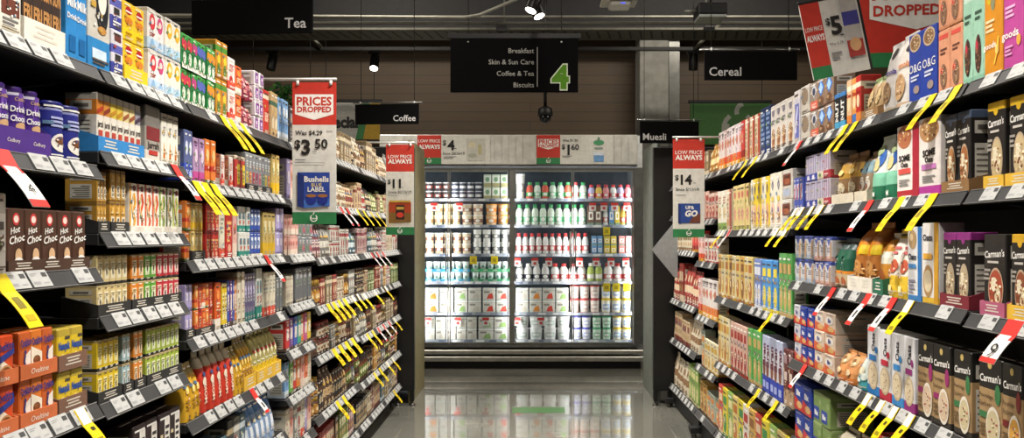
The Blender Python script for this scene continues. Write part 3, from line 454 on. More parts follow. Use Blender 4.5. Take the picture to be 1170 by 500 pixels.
for kk, c1, nm in (('or', '#e08a3a', 'orange print'), ('gr', '#8fae6a', 'green print'), ('re', '#d24a3c', 'red print'), ('pl', '#c8bfae', 'plain print')):
    G('fsq' + kk, 'yoghurt_twin_pack', 'pack', 'square yoghurt pack with %s' % nm, 'box', '#d2cdc0', [b(.86, 1, '#e2dfd6'), b(.82, .86, '#a8a498'), pg([(.3, .14), (.85, .14), (.75, .62), (.45, .5)], c1), r(.1, .55, .6, .76, '#8d887c'), b(0, .1, '#b0b8ae')], d=.09)
G('fgreenbox', 'cheese_box', 'box', 'white and green dairy box', 'box', '#dfe2d2', [b(.0, .3, '#a9a070'), e(.5, .6, .28, .2, '#7fa37a'), b(.88, 1, '#c9d2b8')], d=.09)
for kk, c1, c2, nm in (('g', '#d8e2d0', '#3f9a5c', 'green capped'), ('rd', '#d65a44', '#4aa45c', 'red bodied'), ('w', '#e2e0da', '#c23a3a', 'red capped white'), ('k', '#d8d6d0', '#3a3440', 'dark labelled'), ('bu', '#b8b4d8', '#d8484c', 'lilac'), ('y', '#e2c25a', '#d8484c', 'yellow'), ('pk', '#d88a8c', '#c83a44', 'pink'), ('gn', '#a8b85a', '#e0ddd0', 'lime')):
    lb = {'k': '#2e2a38', 'g': '#74bf8c', 'w': '#c8504c'}.get(kk, c2)
    G('fb' + kk, 'milk_bottle', 'bottle', '%s drink bottle' % nm, 'bottle', c1, [b(.18, .42, lb), e(.5, .3, .2, .1, '#f2efe6')], lid=c2 if kk != 'k' else '#e6e2d8', d=.07)
for kk, c1, nm in (('b', '#6a9ac8', 'blue'), ('y', '#d8bc3a', 'yellow'), ('p', '#dc8a84', 'pink'), ('br', '#7a5a48', 'brown')):
    G('fm' + kk, 'custard_multipack', 'pack', '%s dairy multipack' % nm, 'box', c1, [r(.15, .85, .3, .7, '#f0ece0'), b(0, .14, '#7aa08c'), e(.5, .5, .18, .12, c1)], d=.08)
for kk, c1, c2, nm in (('r', '#e4d8cc', '#c8504c', 'red lidded'), ('y', '#e6e2d4', '#e2c030', 'yellow lidded'), ('v', '#e2e0dc', '#5a5ab8', 'violet lidded'), ('g', '#d4e2d0', '#4aa470', 'green lidded'), ('pw', '#e8e6e0', '#e8e8e4', 'white lidded')):
    G('fbig' + kk, 'yoghurt_tub', 'tub', 'large %s yoghurt tub' % nm, 'tub', c1, [r(.2, .8, .25, .65, {'r': '#d8b8a8', 'y': '#9cb4d8', 'v': '#b4b4d8', 'g': '#8fbf94', 'pw': '#bccabd'}[kk]), e(.5, .45, .2, .1, '#f4f2ec'), b(.0, .08, c2)], lid=c2, d=.1)
# ------------------------------------------------------------------ shelving
SX = {'L': -1, 'R': 1}
WSTRIP = {'L': .98, 'R': 1.06}      # lower edge of the ticket strip, distance from the lens axis
WITEM = {'L': 1.003, 'R': 1.083}      # front of the goods
WBACK = 1.50
RZ = {'L': math.pi / 2, 'R': -math.pi / 2}
def yz(side, px, w=None):           # distance along the aisle of a point on the goods' front plane
    return F * (w or WITEM[side]) / abs(VX - px)
AISLE = {'L': 'tea', 'R': 'cereal'}
ORD = ['first', 'second', 'third', 'fourth', 'fifth', 'sixth', 'seventh', 'eighth', 'ninth', 'tenth', 'eleventh', 'twelfth']
def ordn(i):
    if i < 12: return ORD[i]
    t20 = ['thirteenth', 'fourteenth', 'fifteenth', 'sixteenth', 'seventeenth', 'eighteenth', 'nineteenth', 'twentieth']
    if i < 20: return t20[i - 12]
    return '%dth' % (i + 1) if (i + 1) % 10 > 3 else '%d%s' % (i + 1, {0: 'th', 1: 'st', 2: 'nd', 3: 'rd'}[(i + 1) % 10])
BAYS = {'L': [(.80, 1.715), (1.722, 2.150), (2.157, 3.028), (3.035, 3.430), (3.437, 4.320), (4.327, 5.690)],
        'R': [(.80, 1.825), (1.832, 3.070), (3.077, 4.310), (4.317, 4.820), (4.827, 5.690)]}
SH = {'L': [[1.655, 1.430, 1.195, .886, .58, .30, .13], [1.655, 1.466, 1.275, 1.080, .876, .62, .36, .13], [1.655, 1.430, 1.195, .965, .723, .48, .13],
            [1.655, 1.42, 1.188, .98, .79, .60, .39, .15], [1.665, 1.42, 1.165, .935, .70, .42, .15], [1.665, 1.42, 1.165, .925, .675, .40, .15]],
      'R': [[1.645, 1.380, 1.080, .765, .45, .13], [1.645, 1.380, 1.085, .765, .45, .13], [1.645, 1.300, .925, .55, .15], [1.645, 1.37, 1.11, .77, .45, .15], [1.645, 1.42, 1.165, .80, .50, .15]]}
# words for a shelf: "second tea bay" counts bays from the camera
def where(side, bay, sh):
    return '%s shelf, %s %s bay' % (('top' if sh == 0 else ORD[sh]), ORD[bay], AISLE[side])
SHELF_M = mat('#2a2a2b', .5, .2, 'paint'); STRIP_M = mat('#3c3c3d', .45, 0, 'plastic'); STRIP_L = mat('#8a8a88', .4, 0, 'plastic')
tick = MB(); tick.box(-.029, .029, -.0022, 0, .003, .041, mat('#b4b5b3', .5))
_tm = mat('#3a3a3a'); 
def tq(x0, x1, z0, z1, m=_tm): tick.face([(x0, -.0026, z0), (x1, -.0026, z0), (x1, -.0026, z1), (x0, -.0026, z1)], m)
tq(.010, .025, .025, .035, mat('#4a4a4a')); tq(-.024, -.004, .032, .0335, mat('#8a8a8a')); tq(-.024, -.010, .028, .0295, mat('#8a8a8a')); tq(-.024, -.004, .009, .015, mat('#9a9a9c')); tq(.006, .022, .010, .012, mat('#9a9a9c'))
TICK = tick.mesh('price_ticket')
_proto = {}
def place(key_mesh, name, parent=None):
    """first use makes the object, later uses copy it"""
    if key_mesh in _proto: o = _proto[key_mesh].copy()
    else:
        o = bpy.data.objects.new(name, key_mesh); _proto[key_mesh] = o
    COL.objects.link(o); o.parent = parent
    return o

def make_shelf(side, bay, sh, tickets):
    y0, y1 = BAYS[side][bay]; L = y1 - y0; h = SH[side][bay][sh]; ws = WSTRIP[side]
    deep = WBACK - (ws + .02) - .012
    # local frame: x along the shelf, -y to the aisle, front of the board at y=0
    root = thing('shelf', 'charcoal steel shelf with a sloping ticket strip, %s' % where(side, bay, sh), 'shelf', (SX[side] * (ws + .02), y0 if side == 'L' else y1, h), RZ[side], 'shelves of the %s racks' % AISLE[side])
    m = MB(); m.box(.002, L - .002, .001, deep, .004, .031, SHELF_M, .002); m.build('board', root)
    for xx in (.004, L - .009):
        k = MB(); k.faces([(xx, .06, .0035), (xx + .005, .06, .0035), (xx, deep, .0035), (xx + .005, deep, .0035), (xx, deep, -.055), (xx + .005, deep, -.055)], [(0, 2, 4), (5, 3, 1), (0, 1, 3, 2), (2, 3, 5, 4), (4, 5, 1, 0)], SHELF_M); k.build('bracket', root)
    s = MB(); a, c = (0., .034), (-.020, .0)
    P = []
    for xx in (.003, L - .003): P += [(xx, a[0], a[1]), (xx, c[0], c[1]), (xx, c[0] + .001, c[1] - .003), (xx, a[0], a[1] - .005)]
    s.faces(P, [(0, 1, 5, 4), (1, 2, 6, 5), (2, 3, 7, 6), (3, 0, 4, 7), (3, 2, 1, 0), (4, 5, 6, 7)], STRIP_M)
    for (q, wd) in ((.0, .0016), (.96, .0016)):
        z = c[1] + (a[1] - c[1]) * q; y = c[0] + (a[0] - c[0]) * q
        s.box(.003, L - .003, y - .0018, y - .0002, z, z + wd, STRIP_L)
    st_ = s.build('ticket_strip', root)
    sl = math.atan2(.020, .034)
    for px in tickets:
        o = place(TICK, 'price_ticket', st_); o.location = (px, -.020 - .0006, .0008); o.rotation_euler = (-sl, 0, 0)
    return root

def make_bay(side, bay):
    y0, y1 = BAYS[side][bay]; L = y1 - y0
    root = thing('shelving_bay', 'black steel rack frame of the %s %s bay, back panel and posts' % (ORD[bay], AISLE[side]), 'shelving', (SX[side] * WBACK, y0 if side == 'L' else y1, 0), RZ[side], '%s rack frames' % AISLE[side])
    K = mat('#1b1b1c', .55, 0, 'paint')
    m = MB(); m.box(.004, L - .004, .001, .02, .10, 1.80, K); m.build('back_panel', root)
    for xx in (.0025, L - .0325):
        p = MB(); p.box(xx, xx + .03, .021, .06, .0, 1.86, K, .003); p.build('upright', root)
        f = MB(); f.box(xx, xx + .03, -.47, -.002, .03, .07, K, .003); f.tube([(xx + .015, -.44, 0), (xx + .015, -.44, .032)], [.0145, .010], steel('#55534e'), 10); f.build('foot', root)
    k = MB(); k.box(.036, L - .036, -.40, -.39, .02, .098, K); k.build('kick_plate', root)

SKIPT = random.Random(3)
for side in 'LR':
    for bi, (y0, y1) in enumerate(BAYS[side]):
        make_bay(side, bi)
        L = y1 - y0
        for si in range(len(SH[side][bi])):
            if SH[side][bi][si] < .35 and bi < 2: pass
            step = .074 if side == 'L' else .105
            n = int(L / step); tk = []
            for i in range(n):
                if SKIPT.random() < (.14 if side == 'L' else .22): continue
                tk.append(.04 + (L - .08) * (i + .5) / n + SKIPT.uniform(-.004, .004))
            make_shelf(side, bi, si, tk)

# ------------------------------------------------------------------ stocking
_mesh = {}
REG = []          # (object, phrase, key for the row, sort value, kind, words for the row)
def goods(key, w, h, d):
    k = (key, round(w, 3), round(h, 3), round(d, 3))
    if k not in _mesh:
        q = D[key]; _mesh[k] = pack(q['name'], q['shape'], w, d, h, q['base'], q['el'], lid=q['lid'])
    return _mesh[k]
def put(key, w, h, d, loc, rz, rowkey, sortv, rowwords):
    q = D[key]; body, lid = goods(key, w, h, d)
    o = place(body, q['name']); o.location = loc; o.rotation_euler = (0, 0, rz)
    if lid:
        l = place(lid, 'lid', o)
    o['category'] = q['cat']; REG.append((o, q['phrase'], rowkey, sortv, rowwords))
    return o
def make_tray(L, d, lip, color, words, side=None):
    brand = {'#4b2a84': 'Cadbury', '#c96a3c': 'Ovaltine'}.get(color)
    m = MB(); M = mat(color, .6)
    t_ = .0025
    m.box(-L / 2, L / 2, 0, d, 0, t_, M)
    m.box(-L / 2, L / 2, 0, t_, t_, lip, M); m.box(-L / 2, L / 2, d - t_, d, t_, lip * 1.7, M)
    for s in (-1, 1):
        xa = s * (L / 2 - t_ / 2)
        m.faces([(xa - t_ / 2, t_, t_), (xa + t_ / 2, t_, t_), (xa + t_ / 2, d - t_, t_), (xa - t_ / 2, d - t_, t_), (xa - t_ / 2, t_, lip), (xa + t_ / 2, t_, lip), (xa + t_ / 2, d - t_, lip * 1.7), (xa - t_ / 2, d - t_, lip * 1.7)],
                [(3, 2, 1, 0), (4, 5, 6, 7), (0, 1, 5, 4), (1, 2, 6, 5), (2, 3, 7, 6), (3, 0, 4, 7)], M)
    n = max(1, round(L / .1))
    for i in range(n):     # printed panels on the lip
        u = -L / 2 + L * (i + .5) / n; w2 = L / n * .28
        if brand:
            V, Fs, W = text2d(brand, .0); sc = min(lip * .42, w2 * 1.7 / W)
            m.faces([(u + (p - W / 2 + .2 * q_) * sc, -.0005, lip * .5 + (q_ - .5) * sc) for p, q_ in V], Fs, mat('#e9e2d4')); continue
        for q in range(3):
            z = lip * (.32 + .2 * q); m.face([(u - w2 * (1, .7, .85)[q], -.0004, z), (u + w2 * (1, .7, .85)[q], -.0004, z), (u + w2 * (1, .7, .85)[q], -.0004, z + lip * .09), (u - w2 * (1, .7, .85)[q], -.0004, z + lip * .09)], mat('#d8d2c4'))
    return m.mesh('display_tray')
REMAP = {('L', 2): (208, 331, 211, 324), ('L', 3): (332, 362, 326, 357), ('R', 2): (814, 898, 820, 905), ('R', 1): (901, 1122, 907, 1108)}
def run(side, bay, sh, x0, x1, n, tiers, h, keys, tray=None, d=None, lip=None, each=False, setb=0., raw=False):
    """n goods side by side between two sight lines, in so many tiers, on one shelf"""
    if isinstance(keys, str): keys = [keys]
    if sh > 0 and (side, bay) in REMAP and not raw:
        p, q, p2, q2 = REMAP[(side, bay)]; x0, x1 = [p2 + (x - p) / (q - p) * (q2 - p2) for x in (x0, x1)]
    ya, yb = sorted((yz(side, x0), yz(side, x1)))
    lo, hi = BAYS[side][bay]
    if bay is not None and sh != 0: ya, yb = max(ya, lo + .004), min(yb, hi - .004)
    base = SH[side][bay][sh] + .0325
    step = (yb - ya) / n; rz = RZ[side]
    dd = d or D[keys[0]]['d']
    soft = .004 if D[keys[0]]['shape'] != 'box' else 0
    X0 = WITEM[side] + setb
    z = base
    for ti in range(tiers):
        inset = 0.
        if tray and (ti == 0 or each):
            lp = lip or min(.045, h * .3)
            tm = make_tray(yb - ya - .003, dd + .012 + soft, lp, tray, '')
            tr = ob('display_tray', tm); tr.location = (SX[side] * X0, (ya + yb) / 2, z); tr.rotation_euler = (0, 0, rz)
            tr['category'] = 'tray'
            REG.append((tr, {'#2b2b2b': 'black', '#2f83c4': 'bright blue', '#4a3226': 'dark brown', '#c96a3c': 'orange', '#4b2a84': 'purple', '#efc91e': 'yellow', '#8d6a42': 'kraft', '#d9cfb8': 'cream', '#7a2430': 'maroon', '#b05a78': 'rose pink', '#e0b43a': 'golden', '#e8e2d6': 'white', '#2a6a50': 'green', '#3a3632': 'dark grey', '#7a5a4a': 'cocoa brown'}.get(tray, 'card') + ' cardboard display tray', (side, bay, sh, 'tray', ti), ya, (side, bay, sh, tiers, ti)))
            z += .003; inset = .0065 + soft
        elif tray: inset = .0065 + soft
        for i in range(n):
            key = keys[i % len(keys)]
            y = ya + step * (i + .5)
            k = step if not inset else (yb - ya - .012) / n
            yy = y if not inset else ya + .006 + k * (i + .5)
            w = k - .0018
            o = put(key, w, h, dd, (SX[side] * (X0 + inset + (0 if inset else rnd.uniform(0, .006))), yy, z), rz, (side, bay, sh, ti), yy, (side, bay, sh, tiers, ti))
        z += h + .0012
# ---------------- tea aisle, first bay
T = 0
run('L', 0, 0, -60, 27, 3, 1, .16, 'whitecarton')
run('L', 0, 0, 27, 75, 4, 1, .155, 'sun', tray='#e8e2d6', lip=.05)
run('L', 0, 0, 76, 101, 2, 1, .21, 'malt')
run('L', 1, 0, 102, 127, 1, 1, .235, 'mugbox')
run('L', 1, 0, 128, 141, 1, 2, .112, 'lilac')
run('L', 1, 0, 142, 169, 2, 2, .098, 'yellowtea', tray='#efc91e', lip=.04)
run('L', 1, 0, 170, 207, 4, 2, .108, ['redfruit', 'pinkfruit', 'lemonfruit', 'lemonfruit'])
run('L', 2, 0, 208, 247, 7, 2, .100, ['herbg1', 'herbg1', 'herbg2', 'herbg3', 'herbg3', 'herbg4', 'herbg4'])
run('L', 2, 0, 248, 260, 2, 2, .122, 'orangegreen')
run('L', 2, 0, 261, 269, 1, 2, .105, 'whitered')
run('L', 2, 0, 270, 277, 1, 2, .098, 'orangebox')
run('L', 2, 0, 278, 291, 2, 2, .098, 'maroonbag')
run('L', 2, 0, 292, 302, 2, 4, .054, 'purplesq')
run('L', 3, 0, 303, 309, 1, 1, .17, 'redthin'); run('L', 3, 0, 310, 318, 2, 1, .175, 'tanthin')
run('L', 3, 0, 319, 330, 3, 1, .17, 'skyblue'); run('L', 3, 0, 331, 342, 3, 1, .16, 'darkgrey')
# second shelf
run('L', 0, 1, -75, -2, 4, 1, .132, 'cadbury', tray='#4b2a84', lip=.05, d=.058)
run('L', 0, 1, -1, 59, 3, 1, .132, 'cadbury', tray='#4b2a84', lip=.05, d=.056)
run('L', 0, 1, 60, 99, 2, 1, .125, 'bluetin', d=.06)
run('L', 1, 1, 101, 165, 7, 1, .135, ['jar1', 'jar2', 'jar3', 'jar3', 'jar4', 'jar4', 'jar5'], tray='#2f83c4', lip=.036)
run('L', 1, 1, 167, 184, 1, 1, .148, 'bigjar'); run('L', 1, 1, 186, 205, 3, 1, .14, 'whiteflame')
run('L', 2, 1, 208, 220, 2, 1, .15, 'bluepurple'); run('L', 2, 1, 221, 234, 2, 1, .135, 'mauve'); run('L', 2, 1, 235, 247, 2, 1, .14, 'orangered')
run('L', 2, 1, 248, 270, 4, 1, .105, ['orangebox', 'whitered']); run('L', 2, 1, 271, 284, 2, 1, .115, 'redyellow')
run('L', 2, 1, 285, 317, 8, 1, .135, ['greysq1', 'greysq2', 'greysq3', 'greysq4', 'greysq5', 'greysq6'], tray='#2b2b2b', lip=.025)
run('L', 2, 1, 318, 326, 2, 1, .16, 'yellowwhite')
# third shelf
run('L', 0, 2, -70, 8, 4, 1, .155, 'whitechoc')
run('L', 0, 2, 9, 103, 5, 1, .125, ['hc1', 'hc1', 'hc2', 'hc3', 'hc4'], tray='#4a3226', lip=.026)
run('L', 1, 2, 104, 126, 3, 2, .07, 'goldbox', tray='#2b2b2b', lip=.028); run('L', 1, 2, 127, 148, 3, 2, .075, 'goldbox', tray='#2b2b2b', lip=.028)
run('L', 1, 2, 149, 208, 7, 1, .125, ['swirl1', 'swirl2', 'swirl3', 'swirl3', 'swirl4', 'swirl5', 'swirl6'], tray='#e8e2d6', lip=.02)
run('L', 2, 2, 210, 216, 1, 2, .088, 'orangered'); run('L', 2, 2, 217, 234, 3, 2, .085, 'yellowwhite', tray='#2b2b2b', lip=.03)
run('L', 2, 2, 235, 252, 3, 2, .088, 'redtin'); run('L', 2, 2, 253, 260, 1, 1, .16, 'creamred'); run('L', 2, 2, 261, 269, 1, 1, .17, 'redtin'); run('L', 2, 2, 270, 275, 1, 1, .165, 'pinkbox')
run('L', 2, 2, 276, 290, 3, 2, .088, 'whiteteal'); run('L', 2, 2, 291, 305, 3, 2, .084, 'bluewhite', tray='#e8e2d6', lip=.01); run('L', 2, 2, 306, 321, 3, 1, .165, 'yellowwhite'); run('L', 2, 2, 322, 331, 2, 2, .092, 'lavender')
# fourth shelf
run('L', 0, 3, -75, 22, 4, 2, .092, 'ov1', tray='#c96a3c', lip=.03, each=True)
run('L', 0, 3, 23, 66, 3, 2, .092, ['ov2', 'ov3', 'ov2'], tray='#c96a3c', lip=.03, each=True)
run('L', 0, 3, 67, 100, 2, 2, .088, 'nes', tray='#7a5a4a', lip=.034, each=True)
run('L', 1, 3, 104, 150, 5, 2, .069, ['twcr', 'twcr', 'twcr', 'twcr', 'twcr'], tray='#2b2b2b', lip=.028)
run('L', 1, 3, 151, 208, 8, 2, .069, ['twor', 'twor', 'twgr', 'twgr', 'twre', 'twre', 'twre', 'twre'], tray='#2b2b2b', lip=.028)
run('L', 2, 3, 210, 221, 2, 2, .078, 'lavender', tray='#2b2b2b', lip=.03); run('L', 2, 3, 222, 246, 5, 2, .076, ['orangered', 'redtin', 'orangebox'], tray='#2b2b2b', lip=.024)
run('L', 2, 3, 247, 254, 1, 1, .155, 'orangebox'); run('L', 2, 3, 255, 262, 2, 1, .15, 'twye'); run('L', 2, 3, 263, 274, 4, 1, .155, ['rain2', 'rain1', 'rain2', 'rain4'])
run('L', 2, 3, 275, 283, 2, 1, .18, 'creamtall'); run('L', 2, 3, 284, 297, 4, 1, .17, 'purpletea'); run('L', 2, 3, 298, 305, 2, 1, .185, 'whiteteal'); run('L', 2, 3, 306, 321, 4, 1, .165, 'creamred'); run('L', 2, 3, 322, 330, 2, 1, .14, 'greyfolder')
# fifth shelf and below
run('L', 0, 4, -60, 100, 6, 2, .09, ['hc1', 'whitechoc'])
run('L', 1, 4, 104, 140, 4, 2, .072, 'twye', tray='#2b2b2b', lip=.028); run('L', 1, 4, 141, 153, 2, 2, .072, 'twbl', tray='#2b2b2b', lip=.028)
run('L', 1, 4, 154, 167, 2, 2, .072, 'twor', tray='#2b2b2b', lip=.028); run('L', 1, 4, 168, 208, 7, 2, .072, 'twlg', tray='#2b2b2b', lip=.028)
run('L', 2, 4, 210, 231, 3, 1, .165, 'yelpouch'); run('L', 2, 4, 232, 271, 5, 1, .19, 'redpouch'); run('L', 2, 4, 272, 281, 2, 1, .165, 'yelpouch'); run('L', 2, 4, 282, 297, 4, 1, .18, 'yelpouch', tray='#e0b43a', lip=.05); run('L', 2, 4, 298, 328, 6, 1, .185, 'lemonpouch', tray='#e0b43a', lip=.05)
run('L', 1, 5, 104, 150, 5, 1, .13, 'greencream'); run('L', 1, 5, 152, 207, 4, 1, .165, 'blackwhite')
run('L', 2, 5, 210, 262, 8, 1, .13, ['creamtall', 'greencream', 'cb4', 'cb11']); run('L', 2, 5, 263, 284, 3, 1, .17, ['cb4', 'cb5', 'cb11']); run('L', 2, 5, 285, 322, 6, 1, .175, 'bluepouch')
run('L', 2, 6, 210, 326, 16, 1, .2, ['cb2', 'cb9', 'cb12', 'cb5'])
# fourth bay
run('L', 3, 1, 334, 360, 7, 1, .17, ['lavender', 'pinkbox', 'greyfolder'])
run('L', 3, 2, 332, 347, 5, 2, .085, 'pinkbox'); run('L', 3, 2, 348, 362, 4, 2, .08, ['greysq6', 'greysq5'])
run('L', 3, 3, 333, 342, 3, 1, .125, 'creamtall'); run('L', 3, 3, 343, 362, 4, 1, .15, 'greyfolder')
run('L', 3, 4, 333, 361, 7, 1, .135, ['rain%d' % i for i in range(7)])
run('L', 3, 5, 333, 361, 7, 1, .15, ['skyblue', 'twgr', 'rain0', 'rain4', 'pinkbox', 'orangebox', 'creamtall'])
run('L', 3, 6, 333, 361, 7, 1, .165, ['creamtall', 'pinkbox', 'cb5', 'cb9', 'creamred', 'lavender', 'pinkbox'])
# fifth and sixth bays: mixed coffee and biscuits
mix = random.Random(21)
def fill(side, bay, sh, pool, wlo, whi, top=None, tier2=.3):
    lo, hi = BAYS[side][bay]; y = lo + .006
    clear = (SH[side][bay][sh - 1] - .04 - SH[side][bay][sh] - .0325) if sh > 0 else (top or .2)
    while y < hi - .02:
        key = mix.choice(pool); w = mix.uniform(wlo, whi); n = mix.randint(2, 4)
        n = max(1, min(n, int((hi - .006 - y) / w)))
        if (hi - y) < w: break
        two = D[key]['shape'] in ('box', 'jar') and mix.random() < tier2
        h = clear * mix.uniform(.72, .95)
        if two: h /= 2.02
        if D[key]['shape'] == 'jar': h = min(h, .16)
        y1 = y + n * w
        wi = WITEM[side] * F
        x0, x1 = (VX - wi / y, VX - wi / y1) if side == 'L' else (VX + wi / y1, VX + wi / y)
        run(side, bay, sh, x0, x1, n, 2 if two else 1, h, key, setb=mix.uniform(0, .012), raw=True, d=min(D[key]['d'], w * .95) if D[key]['shape'] == 'jar' else None)
        y = y1 + .004
CP = ['cp%d' % i for i in range(16)]; CB = ['cb%d' % i for i in range(16)]; CJ = ['cj%d' % i for i in range(16)]; BX = ['bx%d' % i for i in range(16)]
for bay in (4, 5):
    lot = [[CP[i] for i in (0, 1, 2, 4, 5, 4)] + CB[:3], [CP[i] for i in (1, 2, 4, 7, 9, 8)] + [CB[9], CB[8]], [CB[3], CP[10], CP[11], CB[15], CP[9], CB[9], CB[2], CP[5]], CB[:10] + [CJ[4], CJ[6]], CJ[:4] + [CB[0], CB[5], CP[5]], CJ[4:10] + [BX[0], BX[6], CP[1]], BX[:12]]
    for sh in range(7):
        fill('L', bay, sh, lot[sh], .036, .058, .2, .3)

# ---------------- cereal aisle, nearest bay outwards
run('R', 0, 0, 1172, 1230, 3, 1, .25, 'blackorange'); run('R', 0, 0, 1146, 1170, 1, 1, .25, 'magenta'); run('R', 1, 0, 1124, 1145, 1, 1, .24, 'mustard')
run('R', 1, 0, 1098, 1123, 2, 1, .235, 'mint'); run('R', 1, 0, 1070, 1097, 2, 2, .165, 'peach'); run('R', 1, 0, 1037, 1069, 2, 1, .195, 'ob')
run('R', 1, 0, 1019, 1036, 1, 1, .218, 'grano'); run('R', 1, 0, 1004, 1018, 1, 1, .212, 'granw'); run('R', 1, 0, 984, 1003, 2, 1, .13, 'smallgran', tray='#8d6a42', lip=.03)
run('R', 1, 0, 966, 983, 3, 1, .155, ['uncr', 'unco', 'uncy']); run('R', 1, 0, 953, 965, 2, 1, .125, 'blackcup')
run('R', 1, 0, 925, 952, 3, 2, .105, ['diamond', 'diamond', 'diamondred']); run('R', 1, 0, 914, 924, 1, 2, .108, 'cutcase')
run('R', 1, 0, 907, 913, 1, 1, .215, 'violetside'); run('R', 2, 0, 880, 906, 4, 1, .205, 'cookiewhite'); run('R', 2, 0, 868, 879, 2, 1, .22, 'navybox'); run('R', 2, 0, 851, 867, 3, 1, .21, 'redside')
run('R', 2, 0, 821, 850, 9, 1, .215, ['wr4', 'wr3', 'wr2', 'wr1', 'wr2', 'wr1', 'wr3', 'wr1', 'wr1'])
fill('R', 4, 0, ['cp1', 'cp3', 'bx3', 'wr1', 'cp7'], .06, .08, .2, 0); fill('R', 3, 0, ['bx0', 'cp6', 'wr2'], .06, .08, .2, 0)
# second shelf
run('R', 0, 1, 1148, 1225, 3, 1, .2, 'ca1', tray='#e0b43a', lip=.03); run('R', 0, 1, 1123, 1147, 1, 1, .2, 'ca1', tray='#e0b43a', lip=.03); run('R', 1, 1, 1086, 1122, 2, 1, .2, ['ca3', 'ca2'], tray='#8d6a42', lip=.03)
run('R', 1, 1, 1057, 1084, 1, 1, .212, 'swing1'); run('R', 1, 1, 1028, 1056, 1, 1, .21, 'swing2'); run('R', 1, 1, 994, 1027, 2, 1, .205, 'greenpouch')
run('R', 1, 1, 977, 993, 2, 1, .165, 'bluebag', tray='#d9cfb8', lip=.036); run('R', 1, 1, 948, 976, 2, 1, .175, 'brownbag', tray='#d9cfb8', lip=.036)
run('R', 1, 1, 914, 946, 4, 2, .1, ['stripered', 'stripecream', 'stripe', 'stripe']); run('R', 1, 1, 901, 912, 3, 1, .125, 'bluetall')
run('R', 2, 1, 886, 897, 1, 2, .125, 'openside'); run('R', 2, 1, 872, 885, 2, 1, .25, 'ychee2'); run('R', 2, 1, 850, 871, 5, 1, .245, ['ychee1', 'ychee2', 'ychee1']); run('R', 2, 1, 831, 849, 4, 1, .235, 'yellowpink'); run('R', 2, 1, 814, 829, 3, 1, .225, ['redside', 'whitegreen', 'whitegreen'])
# third shelf
run('R', 0, 2, 1150, 1222, 3, 1, .19, 'ca7', tray='#e0b43a', lip=.034); run('R', 0, 2, 1119, 1148, 1, 1, .19, 'ca6', tray='#b05a78', lip=.034); run('R', 1, 2, 1084, 1122, 2, 1, .19, 'ca5', tray='#7a2430', lip=.034)
run('R', 1, 2, 1062, 1083, 1, 1, .22, 'yellowoats'); run('R', 1, 2, 1043, 1061, 1, 1, .21, 'blueoats'); run('R', 1, 2, 1014, 1042, 2, 1, .205, 'yellowbag'); run('R', 1, 2, 1000, 1013, 1, 1, .19, 'goldbag', tray='#2a6a50', lip=.05)
run('R', 1, 2, 968, 999, 2, 1, .225, 'amberbag', tray='#e8e2d6', lip=.05); run('R', 1, 2, 948, 967, 2, 1, .175, 'greenteal'); run('R', 1, 2, 926, 947, 3, 2, .09, 'pinkcarton'); run('R', 1, 2, 901, 925, 3, 2, .092, 'bluecarton')
run('R', 2, 2, 882, 898, 3, 1, .27, 'ce5'); run('R', 2, 2, 864, 881, 3, 1, .235, 'ce4'); run('R', 2, 2, 854, 863, 2, 1, .235, 'ce3'); run('R', 2, 2, 814, 853, 9, 1, .24, ['ce0', 'ce1', 'ce2'])
# fourth shelf
run('R', 0, 3, 1145, 1222, 3, 1, .215, 'cp_c'); run('R', 0, 3, 1116, 1143, 1, 1, .215, 'cp_b'); run('R', 1, 3, 1099, 1122, 1, 1, .215, 'cp_b'); run('R', 1, 3, 1054, 1096, 2, 1, .215, 'cp_a')
run('R', 1, 3, 1039, 1053, 1, 1, .215, 'unid'); run('R', 1, 3, 1023, 1038, 1, 1, .215, 'unic'); run('R', 1, 3, 1007, 1022, 1, 1, .215, 'unib'); run('R', 1, 3, 991, 1006, 1, 1, .22, 'unia')
run('R', 1, 3, 975, 990, 1, 1, .12, 'tealpouch'); run('R', 1, 3, 952, 974, 2, 1, .105, 'cookie'); run('R', 1, 3, 926, 951, 2, 3, .074, 'bixo', d=.15); run('R', 1, 3, 901, 925, 3, 3, .074, ['bixb', 'bixb', 'bixw'])
run('R', 2, 3, 888, 898, 2, 1, .24, 'brownbran'); run('R', 2, 3, 863, 887, 5, 1, .26, 'sultana'); run('R', 2, 3, 848, 862, 3, 1, .265, 'ce5'); run('R', 2, 3, 828, 847, 5, 1, .26, 'ce6'); run('R', 2, 3, 814, 827, 4, 1, .265, ['ce1', 'ce0'])
# fifth shelf
run('R', 0, 4, 1114, 1225, 6, 1, .2, ['ce11', 'ca4']); run('R', 1, 4, 1000, 1108, 8, 1, .2, ['ce11', 'ce8']); run('R', 1, 4, 948, 999, 3, 1, .14, 'clearbag'); run('R', 1, 4, 924, 946, 2, 2, .115, 'bixgreen'); run('R', 1, 4, 901, 923, 2, 2, .115, ['bixb'], d=.16)
run('R', 2, 4, 814, 898, 12, 1, .27, ['ce9', 'ce0', 'ce10', 'ce9', 'ce8', 'ce2', 'ce7'])
for sh in range(1, 6):
    fill('R', 3, sh, [['bx3', 'ce7', 'ce6'], ['ce6', 'ce7', 'bx2', 'wr3'], ['ce7', 'wr3', 'wr1'], ['ce1', 'ce11', 'wr2', 'clearbag'], ['ce2', 'ce9', 'ce11']][sh - 1], .075, .1, None, 0)
    fill('R', 4, sh, [['cp3', 'cp1', 'bx9', 'bx3'], ['bx15', 'wr3', 'wr4', 'bx2'], ['cp1', 'cp9', 'bx3', 'cp3'], ['clearbag', 'bx8', 'cp2', 'bx0'], ['bx6', 'ce10', 'cp2', 'bx7']][sh - 1], .06, .09, None, 0)
